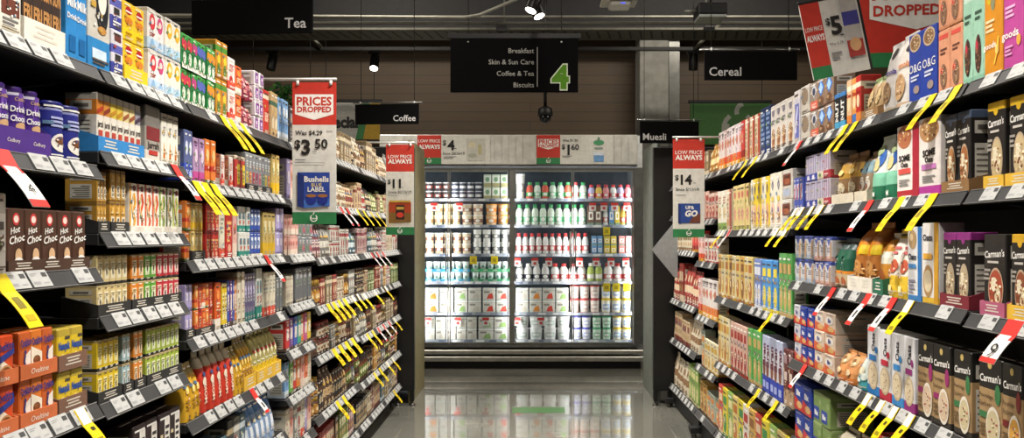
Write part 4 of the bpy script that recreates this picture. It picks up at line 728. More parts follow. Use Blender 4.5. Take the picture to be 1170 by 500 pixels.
# ------------------------------------------------------------------ shelf talkers hanging from the ticket strips
def talker_mesh(kind, num, w, Ln):
    m = MB(); N = 6
    cols = {'y': ('#e6c80c', '#e6c80c'), 'yw': ('#e6c80c', '#e9e6dc'), 'r': ('#c8322c', '#ecebe6')}[kind]
    # runs down the sloping strip, then hangs outwards with a slight droop
    path = [(0., .034), (-.020, .0)]
    for i in range(1, N + 1):
        q = i / N; path.append((-.020 - Ln * (.80 * q - .14 * q * q), -Ln * (.74 * q + .10 * q * q)))
    path = [(y - .0042, z + .001) for y, z in path]
    def strip(x0, x1, i0, i1, off, c, solid=False):
        for i in range(i0, i1):
            (ya, za), (yb, zb) = path[i], path[i + 1]
            P = [(x0, ya - off, za + off), (x1, ya - off, za + off), (x1, yb - off, zb + off), (x0, yb - off, zb + off)]
            if solid:
                Q = [(x, y + .0009, z - .0009) for x, y, z in P]
                m.faces(P + Q, [(3, 2, 1, 0), (4, 5, 6, 7), (0, 1, 5, 4), (1, 2, 6, 5), (2, 3, 7, 6), (3, 0, 4, 7)], mat(c, .45))
            else: m.face([P[3], P[2], P[1], P[0]], mat(c, .45))
    n = len(path) - 1
    if kind == 'yw':
        strip(-w / 2, w / 2, 0, n, 0, cols[0], True); strip(-w * .42, w * .42, 0, 1, .0006, '#e4e2da'); strip(-w * .3, w * .3, 5, 6, .0006, '#8a7d14'); strip(-w * .1, w * .25, 2, 3, .0006, '#3a3410')
    elif kind == 'y':
        strip(-w / 2, w / 2, 0, n, 0, cols[0], True); strip(-w * .28, w * .2, 2, 4, .0006, '#7d7014'); strip(-w * .3, w * .3, 5, 6, .0006, '#b59d10')
    else:
        strip(-w / 2, w / 2, 0, 2, 0, cols[0], True); strip(-w / 2, w / 2, 2, n, 0, cols[1], True); strip(-w / 2, w / 2, n - 1, n, .0006, '#c8322c'); strip(-w * .42, w * .3, 1, 2, .0006, '#eadfd8')
        if not num: strip(-w * .1, w * .22, 3, 5, .0006, '#3a3a3a')
    if num:
        V, Fs, W = text2d(num, .0); sc = w * (.5 if num == '4' else .7) / max(W, 1.)
        (ya, za), (yb, zb) = path[3], path[6]; P = []
        for p, q in V:
            X = (p - W / 2) * sc; k = .5 - (q - .5) * sc / math.hypot(yb - ya, zb - za)
            P.append((X, ya + (yb - ya) * k - .003, za + (zb - za) * k + .003))
        m.faces(P, Fs, mat('#1c1c1c'))
    return m.mesh('shelf_talker')
_tk = {}
def talker(side, bay, sh, px, kind='y', num=None, w=.05, Ln=.115):
    if bay >= 4 or (side == 'R' and bay >= 2): Ln *= .8
    w, Ln = w * (.72 if num is None else .9), Ln * (.6 if num is None else .75)
    k = (kind, num, round(w, 4), round(Ln, 4))
    if k not in _tk: _tk[k] = talker_mesh(*k)
    ws = WSTRIP[side]; y = F * ws / abs(VX - px); lo, hi = BAYS[side][bay]; y = max(lo + w / 2 + .004, min(hi - w / 2 - .004, y))
    o = place(_tk[k], 'shelf_talker'); o.location = (SX[side] * (ws + .02), y, SH[side][bay][sh]); o.rotation_euler = (0, 0, RZ[side])
    o['category'] = 'price flag'
    ph = {'y': 'yellow price flag hanging from ticket strip', 'yw': 'yellow price flag, white head, on ticket strip', 'r': 'red and white price flag on ticket strip'}[kind]
    REG.append((o, ph, (side, bay, sh, 'talk'), y, (side, bay, sh, 1, 0)))
talker('L', 0, 1, 9, 'r', '4', .055, .12); talker('L', 0, 2, 8, 'y', None, .055, .13); talker('L', 0, 3, 98, 'yw', None, .05, .09); talker('L', 0, 3, -70, 'y')
for x in (259, 268): talker('L', 2, 0, x, 'y', None, .055, .15)
talker('L', 2, 0, 281, 'y', None, .05, .14); talker('L', 1, 1, 205, 'r', None, .05, .13)
for x in (229, 239, 249): talker('L', 2, 1, x, 'y', None, .06, .13)
talker('L', 2, 2, 308, 'r', None, .05, .13); talker('L', 2, 4, 292, 'r', None, .05, .1)
for x in (392, 399): talker('L', 4, 1, x, 'r', None, .05, .16)
for x in (411,): talker('L', 4, 1, x, 'y', None, .05, .14)
for x in (418, 426, 433): talker('L', 5, 1, x, 'y', None, .05, .14)
for x in (427, 433, 439): talker('L', 5, 2, x, 'r', None, .05, .16)
for x in (378, 384, 390, 396): talker('L', 4, 3, x, 'y', None, .07, .14)
for x in (405, 411): talker('L', 4, 3, x, 'yw', None, .06, .12)
for x in (418, 430, 442): talker('L', 5, 3, x, 'yw', None, .06, .14)
for x in (384, 391, 398, 405): talker('L', 4, 4, x, 'y', None, .08, .12)
for x in (422, 428): talker('L', 5, 4, x, 'y', None, .06, .14)
for x in (434, 440, 446): talker('L', 5, 4, x, 'r', None, .05, .14)
talker('L', 5, 4, 452, 'yw', None, .06, .14)
for x in (388, 395): talker('L', 4, 5, x, 'y', None, .06, .14)
for x in (430, 436): talker('L', 5, 5, x, 'y', None, .06, .13)
for x in (444, 450): talker('L', 5, 5, x, 'yw', None, .06, .14)
talker('L', 5, 6, 452, 'y', None, .06, .14)
for x in (1060, 1088): talker('R', 1, 0, x, 'y', None, .045, .12)
for x in (962, 973): talker('R', 1, 0, x, 'y', None, .05, .13)
talker('R', 1, 0, 911, 'r', None, .045, .13)
for x in (850, 861): talker('R', 2, 0, x, 'y', None, .05, .16)
for x in (1061, 1025): talker('R', 1, 1, x, 'y', None, .05, .13)
talker('R', 1, 1, 990, 'r', None, .05, .13)
for x in (935, 924, 913, 906): talker('R', 1, 1, x, 'yw', None, .05, .11)
for x in (895, 885): talker('R', 2, 1, x, 'yw', None, .05, .11)
talker('R', 2, 1, 823, 'yw', None, .05, .16); talker('R', 2, 1, 831, 'r', None, .05, .16)
talker('R', 0, 2, 1153, 'r', '9', .06, .095); talker('R', 1, 2, 1035, 'yw', None, .05, .12)
for x in (1016, 988): talker('R', 1, 2, x, 'r', None, .05, .13)
talker('R', 1, 2, 948, 'r', None, .05, .13)
talker('R', 2, 2, 878, 'y', None, .05, .12)
for x in (988, 1003, 1018, 1036): talker('R', 1, 3, x, 'yw', None, .05, .12)
talker('R', 1, 3, 916, 'r', None, .05, .11)
for x in (864, 884): talker('R', 2, 3, x, 'y', None, .05, .13)

# ------------------------------------------------------------------ hanging and standing signs
def board(name, w, h, base, el, thick=.006, parent=None, rough=.45):
    me, _ = pack(name, 'box', w, thick, h, base, el, rough=rough, detail=False)
    return ob(name, me, parent)
RED, WHT, GRN = '#c5372a', '#dcdbd3', '#2c7f4c'
def low_price(p, product, asp, dropped=False):
    el = [b(.70, 1, RED)] if not dropped else [b(.70, 1, RED)]
    el.append(b(0, .085, GRN))
    if dropped:
        el += [pg([(.06, .915), (.94, .915), (.94, .775), (.5, .735), (.06, .775)], W_), t('PRICES', .5, .868, .062, RED, mw=.8, bo=.03), t('DROPPED', .5, .810, .050, RED, mw=.78, bo=.03)]
    else:
        el += [t('LOW PRICE', .5, .868, .040, W_, mw=.86, bo=.01), t('ALWAYS', .5, .815, .056, W_, mw=.86, bo=.04)]
    el += p + product + logo(.5, .043, .028, W_, asp)
    return el
def hang_sign(name, label, side, x0, x1, Y, ztop, h, el, rod=True):
    xa, xb = (x0 - VX) * Y / F, (x1 - VX) * Y / F; w = xb - xa
    r_ = thing(name, label, 'sign', ((xa + xb) / 2, Y, ztop - h), 0, 'hanging price signs')
    board('panel', w, h, WHT, el(h / w), .004, r_)
    if rod:
        m = MB(); s = SX[side]
        m.tube([(-w / 2 * -s * -1 - .0, .012, h + .012), (w / 2, .012, h + .012)], .006, steel('#c8c8c4', .35), 8)
        m = MB(); far = s * (1.22) - (xa + xb) / 2; near = -s * (w / 2 + .0)
        m.tube([(near, .010, h + .014), (far, .010, h + .014)], .006, mat('#c9c9c4', .35, .3, 'metal'), 8); m.build('rod', r_)
        for u in (-.38, .38):
            c = MB(); c.tube([(u * w, -.002, h - .012), (u * w, .002, h + .006)], .006, mat('#d8d8d4', .4), 8); c.build('clip', r_)
    return r_
def prod_box(c1, c2, words, u=.5, v=.22, su=.36, sv=.115):
    el = [r(u - su, u + su, v - sv, v + sv, c1), pg([(u - su, v - sv), (u - su * .72, v - sv * 1.14), (u - su * .72, v + sv * .9), (u - su, v + sv)], '#1d2f66' if c1.startswith('#2') else c2)]
    return el
hang_sign('price_sign', 'tall prices dropped sign marked 3.50 with blue tea box, hanging over tea shelves', 'L', 334, 384, 2.95, 1.911, .562,
    lambda a: low_price([t('Was $4.29', .07, .645, .036, '#2a2a2a', 'l', .02, .62), ln(.78, .93, .652, .66, 1, '#999'), t('$', .05, .565, .062, '#1c1c1c', 'l', .025), t('3', .21, .545, .105, '#1c1c1c', 'l', .035), t('50', .52, .568, .068, '#1c1c1c', 'l', .02), ln(.46, .56, .507, .515, 1, '#333'), ln(.07, .3, .448, .458, 1, '#555'), ln(.07, .75, .428, .436, 1, '#999')],
        [r(.12, .86, .125, .365, '#27459c'), pg([(.12, .125), (.27, .112), (.27, .345), (.12, .365)], '#1b2f73'), pg([(.27, .112), (.86, .13), (.86, .18), (.27, .17)], '#3f6ec2'), t('Bushells', .56, .318, .05, W_, mw=.56, bo=.03), t('BLUE', .56, .277, .024, '#d9c48a', mw=.4), t('LABEL', .56, .246, .034, W_, mw=.46), e(.44, .17, .12, .034, '#1d2f8a'), e(.44, .2, .12, .012, '#a06a3a'), e(.7, .17, .12, .034, '#1d2f8a'), e(.7, .2, .12, .012, '#a06a3a')], a, True))
hang_sign('price_sign', 'low price always sign marked 11 with coffee jar, at the far end of tea shelves', 'L', 441, 473, 4.85, 1.899, .588,
    lambda a: low_price([t('$', .06, .59, .05, '#1c1c1c', 'l', .025), t('11', .24, .57, .1, '#1c1c1c', 'l', .035), ln(.55, .64, .525, .533, 1, '#333'), t('Since 30/10/19', .08, .475, .032, '#3a3a3a', 'l', .01, .84), ln(.08, .4, .43, .44, 1, '#777')],
        [r(.1, .9, .16, .36, '#a8401f'), pg([(.1, .13), (.9, .14), (.9, .24), (.1, .25)], '#7d5a2a'), r(.36, .66, .17, .33, '#2a1c18'), e(.51, .22, .13, .03, '#c83a2c'), r(.38, .64, .28, .31, '#c9a24a'), pg([(.1, .36), (.9, .36), (.85, .38), (.15, .38)], '#c8a03c')], a))
hang_sign('price_sign', 'low price always sign marked 14 with blue drink carton, at the far cereal shelves', 'R', 769, 805, 4.44, 1.88, .585,
    lambda a: low_price([t('$', .06, .61, .055, '#1c1c1c', 'l', .025), t('14', .24, .59, .1, '#1c1c1c', 'l', .035), ln(.64, .73, .55, .558, 1, '#333'), t('Since 5/11/19', .08, .49, .032, '#3a3a3a', 'l', .01, .84), ln(.08, .4, .425, .435, 1, '#777')],
        [r(.16, .86, .145, .345, '#24448f'), pg([(.5, .145), (.86, .15), (.86, .25), (.6, .2)], '#6d3a2a'), pg([(.16, .145), (.24, .135), (.24, .33), (.16, .345)], '#1a2f70'), t('UP&', .53, .305, .034, W_, mw=.4, bo=.03), t('GO', .56, .245, .06, W_, mw=.5, bo=.05, sh=.2)], a))
# landscape price card above the near cereal shelves, leaning, and the red sign behind it
def tilt(o, roll, yaw=0.): o.rotation_euler = (0, roll, yaw)
c = thing('price_sign', 'leaning low price always card marked 5, above the near cereal shelves', 'sign', (.965, 2.3, 1.80), 0, 'hanging price signs')
tilt(c, math.radians(-12), math.radians(4))
board('panel', .185, .235, WHT, [r(0, .34, 0, 1, RED), r(0, .34, 0, .16, GRN), t('LOW PRICE', .17, .66, .08, W_, mw=.3, bo=.01), t('ALWAYS', .17, .54, .11, W_, mw=.31, bo=.04), t('$', .39, .72, .09, '#1c1c1c', 'l', .025), t('5', .46, .66, .24, '#1c1c1c', 'l', .035), ln(.6, .66, .5, .53, 1, '#444'), t('Was 6.79', .38, .42, .055, '#3a3a3a', 'l', .0, .24), ln(.38, .56, .2, .32, 2, '#888'), r(.68, .96, .2, 1, '#b8b4b0'), r(.68, .96, .62, .8, '#3f3f8c'), r(.68, .96, .2, .42, '#a83a34'), e(.82, .36, .1, .09, '#d8a878')], .004, c)
m = MB(); m.box(-.0965, .0965, -.001, .008, .2355, .245, black(), .002); m.box(.0935, .1015, -.001, .008, -.004, .2355, black(), .002); m.build('frame', c)
m = MB(); m.tube([(.085, .006, .244), (.14, .02, .36)], .004, black(), 8); m.build('bracket', c)
q = thing('price_sign', 'large red prices dropped sign half hidden behind tall cereal pouches', 'sign', (1.275, 2.52, 1.875), 0, 'hanging price signs')
tilt(q, 0, math.radians(-8))
board('panel', .30, .5, RED, [b(0, .1, GRN), pg([(.1, .62), (.97, .62), (.97, .31), (.6, .25), (.1, .33)], W_), t('PRICES', .5, .515, .11, RED, mw=.75, bo=.035), t('DROPPED', .5, .385, .08, RED, mw=.72, bo=.03)], .004, q)
m = MB(); m.tube([(0, .012, .5), (0, .012, .6)], .005, black(), 8); m.build('rod', q)

def cat_sign(text, label, side, x0, x1, Y, zb, h, yaw=0., al='r', fr=None):
    xa, xb = (x0 - VX) * Y / F, (x1 - VX) * Y / F; w = xb - xa
    r_ = thing('category_sign', label, 'sign', ((xa + xb) / 2, Y, zb), yaw, 'black shelf category signs')
    board('panel', w, h, '#070708', [t(text, .95 if al == 'r' else .05, .30, .31, '#c9c9c9', al, .012, .8)], .012, r_, .9)
    m = MB(); s = SX[side]
    m.tube([(-w / 2 - .02, .02, h + .012), (w / 2 + .02, .02, h + .012)], .0045, steel('#6f6f6c', .4), 8); m.build('rail', r_)
    for u in (-.42, .42):
        k = MB(); k.tube([(u * w, .006, h - .01), (u * w, .006, h + .02)], .005, steel('#9a9a96', .4), 8); k.build('hanger', r_)
        k = MB(); k.tube([(u * w, .02, h + .01), (u * w, .02, 4.18 - zb)], .0022, steel('#4a4a48', .4), 6); k.build('wire', r_)
cat_sign('Tea', 'black sign reading Tea in white, hanging over the near tea shelves', 'L', 217, 358, 2.95, 2.105, .135, math.radians(-3))
cat_sign('Coffee', 'black sign reading Coffee in white, hanging past the Tea sign', 'L', 405, 479, 5.0, 2.055, .135, math.radians(-4))
cat_sign('Cereal', 'black sign reading Cereal in white, hanging over the cereal shelves', 'R', 805, 911, 3.77, 2.093, .146, math.radians(0), 'l')
cat_sign('Muesli', 'black sign reading Muesli in white, hanging past the Cereal sign', 'R', 731, 799, 5.55, 1.995, .165, math.radians(3), 'l')

# the aisle sign
Y = 6.6; w = 146 * Y / F; h = 61 * Y / F
s_ = thing('aisle_sign', 'black overhead aisle sign with green number 4 and four white lines', 'sign', ((587.5 - VX) * Y / F, Y, 1.3 + (VY - 105) * Y / F), 0)
board('panel', w, h, '#070709', [t('Breakfast', .655, .775, .095, '#b4b4b0', 'r', .004), t('Skin & Sun Care', .655, .565, .095, '#b4b4b0', 'r', .004), t('Coffee & Tea', .655, .35, .095, '#b4b4b0', 'r', .004), t('Biscuits', .655, .135, .095, '#b4b4b0', 'r', .004), r(.678, .684, .1, .84, '#b9b9b6'),
    t('4', .86, .29, .44, '#d8e2cc', 'c', .075), t('4', .86, .29, .42, '#5c8f2e', 'c', .05)], .03, s_, .9)
m = MB(); m.box(-w / 2 - .025, w / 2 + .025, .0, .04, h + .001, h + .05, mat('#0c0c0e', .5, 0, 'paint'), .004); m.build('header_bar', s_)
for u in (-.36, .37):
    k = MB(); k.tube([(u * w, -.003, h - .03), (u * w, .0, h - .03)], .008, steel('#c8c8c4'), 10); k.build('bolt', s_)
    k = MB(); k.tube([(u * w, .02, h + .05), (u * w, .02, 4.18 - s_.location.z)], .003, steel('#55554f'), 6); k.build('wire', s_)

# ------------------------------------------------------------------ ends of the racks
def end_panel(side, xo, label):
    s = SX[side]; r_ = thing('rack_end_panel', label, 'panel', (s * xo, 5.715, 0))
    K = mat('#121213', .5, 0, 'paint'); lo, hi = sorted((0, s * 1.0))
    m = MB(); m.box(lo, hi, .0, .05, .115, 1.985, K, .004); m.build('panel', r_)
    for dx in (.018, .13, .9):
        f = MB(); x = s * dx; f.box(x - .015, x + .015, .005, .045, .035, .114, K, .003); f.build('leg', r_)
        f = MB(); f.lathe([(.026, 0), (.026, .008), (.009, .016), (.009, .024), (.015, .028), (.015, .0345)], steel('#6a6864'), (x, .025), 12); f.build('foot', r_)
end_panel('L', .893, 'black end panel on levelling feet closing the tea rack')
end_panel('R', .945, 'black end panel on levelling feet closing the cereal rack')
def endcap(side, xo, col, label):
    s = SX[side]; r_ = thing('end_display_unit', label, 'display unit', (s * xo, 5.80, 0))
    P = mat(col, .55, 0, 'paint'); K = mat('#1a1a1b', .5, 0, 'paint'); sx = lambda a, c: tuple(sorted((s * a, s * c)))
    for nm, a, c in (('side_panel', 0, .03), ('side_panel', 1.0, 1.03)):
        m = MB(); m.box(*sx(a, c), 0, .70, .0, 2.05, P, .004); m.build(nm, r_)
    m = MB(); m.box(*sx(.032, .998), .0, .02, .1, 2.0, K); m.build('back_panel', r_)
    for z in (.12, .55, .95, 1.35, 1.75):
        m = MB(); m.box(*sx(.032, .998), .022, .66, z, z + .03, K, .003); m.build('shelf', r_)
    return r_
endcap('L', .925, '#8d8560', 'olive end display unit behind the tea rack facing the fridge')
endcap('R', .985, '#6f746c', 'grey end display unit behind the cereal rack facing the fridge')
fl = thing('divider_panel', 'grey pointed panel sticking out at the far end of cereal shelves', 'panel', (1.03, 5.33, 1.205))
m = MB(); A = [(-.16, 0, 0), (.0, 0, .195), (.026, 0, .19), (.026, 0, -.2), (.0, 0, -.197)]
m.faces(A + [(x, .006, z) for x, _, z in A], [(4, 3, 2, 1, 0), (5, 6, 7, 8, 9)] + [(i, (i + 1) % 5, 5 + (i + 1) % 5, 5 + i) for i in range(5)], mat('#96999a', .4)); m.build('panel', fl)
m = MB(); m.tube([(-.015, .003, .2), (.0, .003, .225), (.02, .01, .225), (.03, .02, .2)], .004, steel('#77777a'), 8); m.build('hook', fl)

# ------------------------------------------------------------------ fridge
YF = 7.32; PX = F / YF
X = lambda px: (px - VX) / PX
Z = lambda py: H - (py - VY) / PX
xl, xr = X(434), X(735)
fr = thing('dairy_fridge', 'tall glass door dairy fridge across the end of the aisle, brightly lit', 'fridge', (0, YF, 0))
G1 = mat('#6c6e6a', .4, .3, 'metal'); G2 = mat('#8f918c', .35, .4, 'metal'); WI = mat('#dfe2e2', .4, 0, 'paint')
m = MB(); m.box(xl, xr, .86, .90, .08, 2.30, WI); m.box(xl + .052, xr - .052, .845, .8595, .24, 2.029, mat('#4f5a66', .5, 0, 'paint')); m.box(xl, xl + .05, .06, .859, .08, 2.30, WI); m.box(xr - .05, xr, .06, .859, .08, 2.30, WI); m.box(xl + .051, xr - .051, .06, .859, 2.03, 2.30, WI); m.box(xl + .051, xr - .051, .06, .859, .20, .235, WI); m.build('cabinet', fr)
m = MB(); m.box(xl + .02, xr - .02, .03, .055, .001, .125, mat('#141415', .5, 0, 'paint')); m.build('kick_plate', fr)
for z0, z1 in ((.05 + .085, .185), (.205, .25)):
    k = MB(); k.box(xl, xr + .05, -.035, .02, z0 - .06, z1 - .06, mat('#bdbbb2', .32, .55, 'metal'), .010); k.build('bumper_rail', fr)
hd = MB(); hd.box(xl, xr - .06, -.01, .05, Z(188), Z(154), mat('#d4d3cc', .5, 0, 'paint'), .004)
hp = hd.build('header_panel', fr)
k = MB()
for i in range(36):
    x = xl + .02 + i * (xr - .1 - xl) / 36; k.box(x, x + .006, -.0125, -.0102, Z(186), Z(156), mat('#c4c3bc', .5, 0, 'paint'))
k.build('header_ribs', hp)
k = MB(); k.box(xl, xr - .06, -.015, .05, Z(190), Z(188) - .002, mat('#5a5c5a', .4, .3, 'metal')); k.build('header_trim', hp)
# frame round the doors
m = MB()
for a, c in ((X(478), X(484)), (X(724), X(735)), (xl, xl + .05)): m.box(a, c, -.012, .055, .245, Z(190) - .012, G1, .004)
m.box(X(484) + .001, X(724) - .001, -.008, .055, Z(194), Z(190) - .014, G1, .003); m.box(X(484) + .001, X(724) - .001, -.008, .055, .245, Z(393), G1, .003)
m.build('door_surround', fr)
gm = bpy.data.materials.new('door_glass'); gm.use_nodes = True; nt = gm.node_tree; nt.nodes.remove(nt.nodes['Principled BSDF'])
tr = nt.nodes.new('ShaderNodeBsdfTransparent'); tr.inputs[0].default_value = (.95, .97, .965, 1); gl = nt.nodes.new('ShaderNodeBsdfGlossy'); gl.inputs['Roughness'].default_value = .03
fn = nt.nodes.new('ShaderNodeFresnel'); fn.inputs['IOR'].default_value = 1.35; mx = nt.nodes.new('ShaderNodeMixShader')
nt.links.new(fn.outputs[0], mx.inputs[0]); nt.links.new(tr.outputs[0], mx.inputs[1]); nt.links.new(gl.outputs[0], mx.inputs[2]); nt.links.new(mx.outputs[0], nt.nodes['Material Output'].inputs[0])
doors = [(484.6, 512.5), (513.5, 581), (588.5, 654), (655, 723.4)]
zlo, zhi = Z(392.5), Z(194.5)
mm = MB(); mm.box(X(582), X(588), -.006, .055, zlo - .002, zhi + .002, G2, .004); mm.build('mullion', fr)
mm = MB(); mm.box(X(478) - .50, X(478) - .002, -.008, .05, zlo, zhi, mat('#1a1b1c', .3, 0, 'paint'), .003); mm.build('blank_door', fr)
for i, (a, c) in enumerate(doors):
    d_ = MB(); xa, xb = X(a), X(c); t_ = .010
    d_.box(xa, xa + t_, -.004, .02, zlo, zhi, G2); d_.box(xb - t_, xb, -.004, .02, zlo, zhi, G2)
    d_.box(xa + t_, xb - t_, -.004, .02, zlo, zlo + .014, G2); d_.box(xa + t_, xb - t_, -.004, .02, zhi - .014, zhi, G2)
    do = d_.build('door', fr)
    g = MB(); g.box(xa + t_, xb - t_, .002, .008, zlo + .014, zhi - .014, gm); g.build('glass', do)
    hx = xb - .022 if i % 2 == 0 else xa + .022
    q = MB(); q.tube([(hx, -.03, .95), (hx, -.03, 1.35)], .007, G2, 8); q.tube([(hx, -.004, .97), (hx, -.03, .97)], .006, G2, 8); q.tube([(hx, -.004, 1.33), (hx, -.03, 1.33)], .006, G2, 8); q.build('handle', do)
# lamp strips inside the mullions
GLOW = emit('#f4f8ff', 6, 'fridge_lamp')
for px in (481, 585, 727):
    q = MB(); q.box(X(px) - .008, X(px) + .008, .057, .066, zlo + .06, zhi - .06, GLOW); q.build('lamp_strip', fr)
q = MB(); q.box(X(486), X(722), .067, .078, zhi + .014, zhi + .022, GLOW); q.build('lamp_strip', fr)
FS = [229, 259, 292, 323.5, 359, 390]       # front edges of the fridge shelves, seen heights
IPX = F / (YF + .16)
FX = lambda px: (px - VX) / IPX
FZ = lambda py: H - (py - VY) / IPX
xi0, xi1 = xl + .055, xr - .056
def flag(w, zl, zh, base, parts):
    m = MB(); m.box(-w, w, -.0015, 0, zl, zh, mat(base, .5))
    for x0, x1, z0, z1, c in parts: m.face([(x0, -.0019, z0), (x1, -.0019, z0), (x1, -.0019, z1), (x0, -.0019, z1)], mat(c))
    return m.mesh('price_flag')
PRED = flag(.034, -.062, .022, '#d2cfc8', [(-.034, .034, -.006, .022, '#c4302a'), (-.014, .016, -.046, -.018, '#b8403a')])
PYEL = flag(.035, -.058, .024, '#dcc21c', [(-.02, .018, -.036, .0, '#a58f10')])
for i, py in enumerate(FS):
    z = FZ(py); sm = MB()
    sm.box(xi0 + .002, xi1 - .002, .165, .84 if i == 5 else .62, z - .001, z + .012, WI)
    s0 = sm.build('shelf', fr)
    k = MB(); k.box(xi0 + .004, xi1 - .004, .156, .1645, z - .008, z + .022, mat('#aeb2ba', .4, .1, 'plastic'))
    rr = random.Random(i)
    for j in range(16):
        x = xi0 + .5 + j * .128 + rr.uniform(-.02, .02)
        if x < xi1 - .06: k.box(x, x + rr.uniform(.05, .09), .1545, .1558, z - .004, z + .018, mat(rr.choice(('#6f7688', '#e2e2e0', '#8d93a0', '#eeeeea')), .5))
    k.build('ticket_strip', s0)
for py, xs in ((234, (496, 525, 677, 690, 702, 716)), (365, (489, 523, 555, 591, 618)), (297, (591, 611, 627, 662, 681, 698, 715))):
    for x in xs:
        o = place(PRED, 'price_flag'); o.location = (FX(x), YF + .1515, FZ(py)); o['category'] = 'price flag'
        REG.append((o, 'red topped white price flag on fridge shelf', ('F', 'flag', py), x, ('F', 'flag', {234: 0, 297: 2, 365: 4}[py])))
for py, xs in ((295, (541, 565)), (262, (693,)), (326, (693, 704, 716))):
    for x in xs:
        o = place(PYEL, 'price_flag'); o.location = (FX(x), YF + .1515, FZ(py)); o['category'] = 'price flag'
        REG.append((o, 'yellow price flag on fridge shelf', ('F', 'yflag', py), x, ('F', 'flag', {262: 1, 295: 2, 326: 3}[py])))
def frun(sh, x0, x1, n, tiers, h, keys, tray=None, d=None):
    if isinstance(keys, str): keys = [keys]
    xa, xb = FX(x0), FX(x1); step = (xb - xa) / n; z = FZ(FS[sh]) + .0125
    q = D[keys[0]]; dep = d or (q['d'] if q['shape'] == 'box' else step * .97)
    for ti in range(tiers):
        if tray:
            tm = make_tray(xb - xa - .003, dep + .01, .03, tray, '')
            o = ob('display_tray', tm); o.location = ((xa + xb) / 2, YF + .170, z); o['category'] = 'tray'
            REG.append((o, {'#2f8fb0': 'blue', '#3fa46a': 'green', '#5aa8c0': 'pale blue'}[tray] + ' tray of yoghurt cups', ('F', sh, 'tray', ti), xa, ('F', sh, tiers, ti)))
            z += .003
        for i in range(n):
            k = keys[i % len(keys)]; w = (step if not tray else (xb - xa - .014) / n) - (.010 if D[k]['shape'] == 'box' and not tray else .003)
            x = xa + step * (i + .5) if not tray else xa + .007 + (xb - xa - .014) / n * (i + .5)
            dd = d or (D[k]['d'] if D[k]['shape'] == 'box' else w)
            put(k, w, h, dd, (x, YF + .175, z), 0, ('F', sh, ti), x, ('F', sh, tiers, ti))
        z += h + .0015
frun(0, 485, 514, 3, 2, .085, 'fyk'); frun(0, 515, 551, 4, 2, .085, 'fykb'); frun(0, 552, 581, 3, 2, .125, 'fgreenbox')
frun(0, 589, 600, 1, 1, .26, 'fyw'); frun(0, 601, 671, 8, 1, .175, ['fbrd', 'fbg', 'fbrd', 'fbg', 'fbg', 'fbrd', 'fbw', 'fbg']); frun(0, 672, 722, 6, 1, .15, ['fbbu', 'fby', 'fbpk', 'fbw', 'fbbu', 'fbpk'])
frun(1, 485, 526, 4, 2, .108, 'fyc'); frun(1, 527, 552, 2, 2, .108, 'fyb'); frun(1, 554, 582, 2, 2, .108, 'fyo')
frun(1, 589, 670, 9, 1, .215, 'fbg'); frun(1, 671, 688, 2, 1, .2, 'fmbr'); frun(1, 689, 722, 5, 1, .2, ['fbw', 'fmb', 'fmy', 'fby', 'fmp'])
frun(2, 485, 538, 5, 2, .108, 'fyb'); frun(2, 540, 582, 4, 2, .125, 'fytw')
frun(2, 589, 673, 11, 1, .215, 'fbw'); frun(2, 676, 689, 2, 2, .092, 'fmb'); frun(2, 690, 705, 2, 2, .092, 'fmy'); frun(2, 707, 722, 2, 2, .092, 'fmp')
frun(3, 485, 537, 6, 2, .098, 'fcup', '#2f8fb0'); frun(3, 538, 582, 5, 2, .098, 'fcup', '#3fa46a')
frun(3, 589, 628, 4, 1, .185, 'fbk'); frun(3, 629, 670, 4, 1, .185, 'fbw'); frun(3, 671, 689, 2, 1, .19, 'fbgn'); frun(3, 690, 722, 3, 1, .19, 'fbw')
frun(4, 485, 518, 2, 2, .125, ['fsqor', 'fsqpl']); frun(4, 519, 550, 2, 2, .125, ['fsqgr', 'fsqpl']); frun(4, 551, 582, 2, 2, .125, 'fsqre')
frun(4, 589, 650, 4, 2, .125, ['fsqpl', 'fsqor', 'fsqre', 'fsqgr']); frun(4, 651, 686, 3, 2, .138, 'fbigr'); frun(4, 687, 722, 3, 2, .138, 'fbigy')
frun(5, 485, 545, 5, 2, .115, 'fsqpl'); frun(5, 546, 582, 2, 2, .115, 'fsqgr'); frun(5, 589, 652, 4, 2, .118, 'fbigpw'); frun(5, 654, 676, 2, 2, .118, 'fbigv'); frun(5, 677, 699, 2, 2, .118, 'fbigg'); frun(5, 700, 722, 2, 2, .118, 'fbigy')
# price cards on the fridge header
def hcard(x0, x1, label, dropped, el):
    xa, xb = X(x0), X(x1); o = board('price_sign', xb - xa, .285, WHT, el, .003)
    o.location = ((xa + xb) / 2, YF - .0165, Z(187.5)); tag(o, label, 'sign', 'price cards on the fridge header')
redl = lambda w_: [r(0, w_, .22, 1, RED), r(0, w_, 0, .22, GRN)]
hcard(477, 560, 'low price always card marked 4 on the fridge header', False, redl(.33) + [t('LOW PRICE', .165, .8, .13, W_, mw=.30, bo=.01), t('ALWAYS', .165, .6, .19, W_, mw=.3, bo=.04), t('$', .35, .74, .18, '#1c1c1c', 'l', .02), t('4', .415, .66, .34, '#1c1c1c', 'l', .035), ln(.5, .54, .52, .56, 1, '#444'), t('Since 20/10/19', .35, .37, .11, '#333', 'l', .01, .3), ln(.36, .54, .18, .28, 2, '#999'), r(.68, .93, .12, .88, '#c6c6bc'), e(.75, .66, .05, .1, '#d8d0b0'), e(.86, .5, .03, .2, '#b9b48c'), e(.76, .3, .06, .08, '#a9ac9c')] + logo(.165, .11, .08, W_, .285 / (83 / PX)))
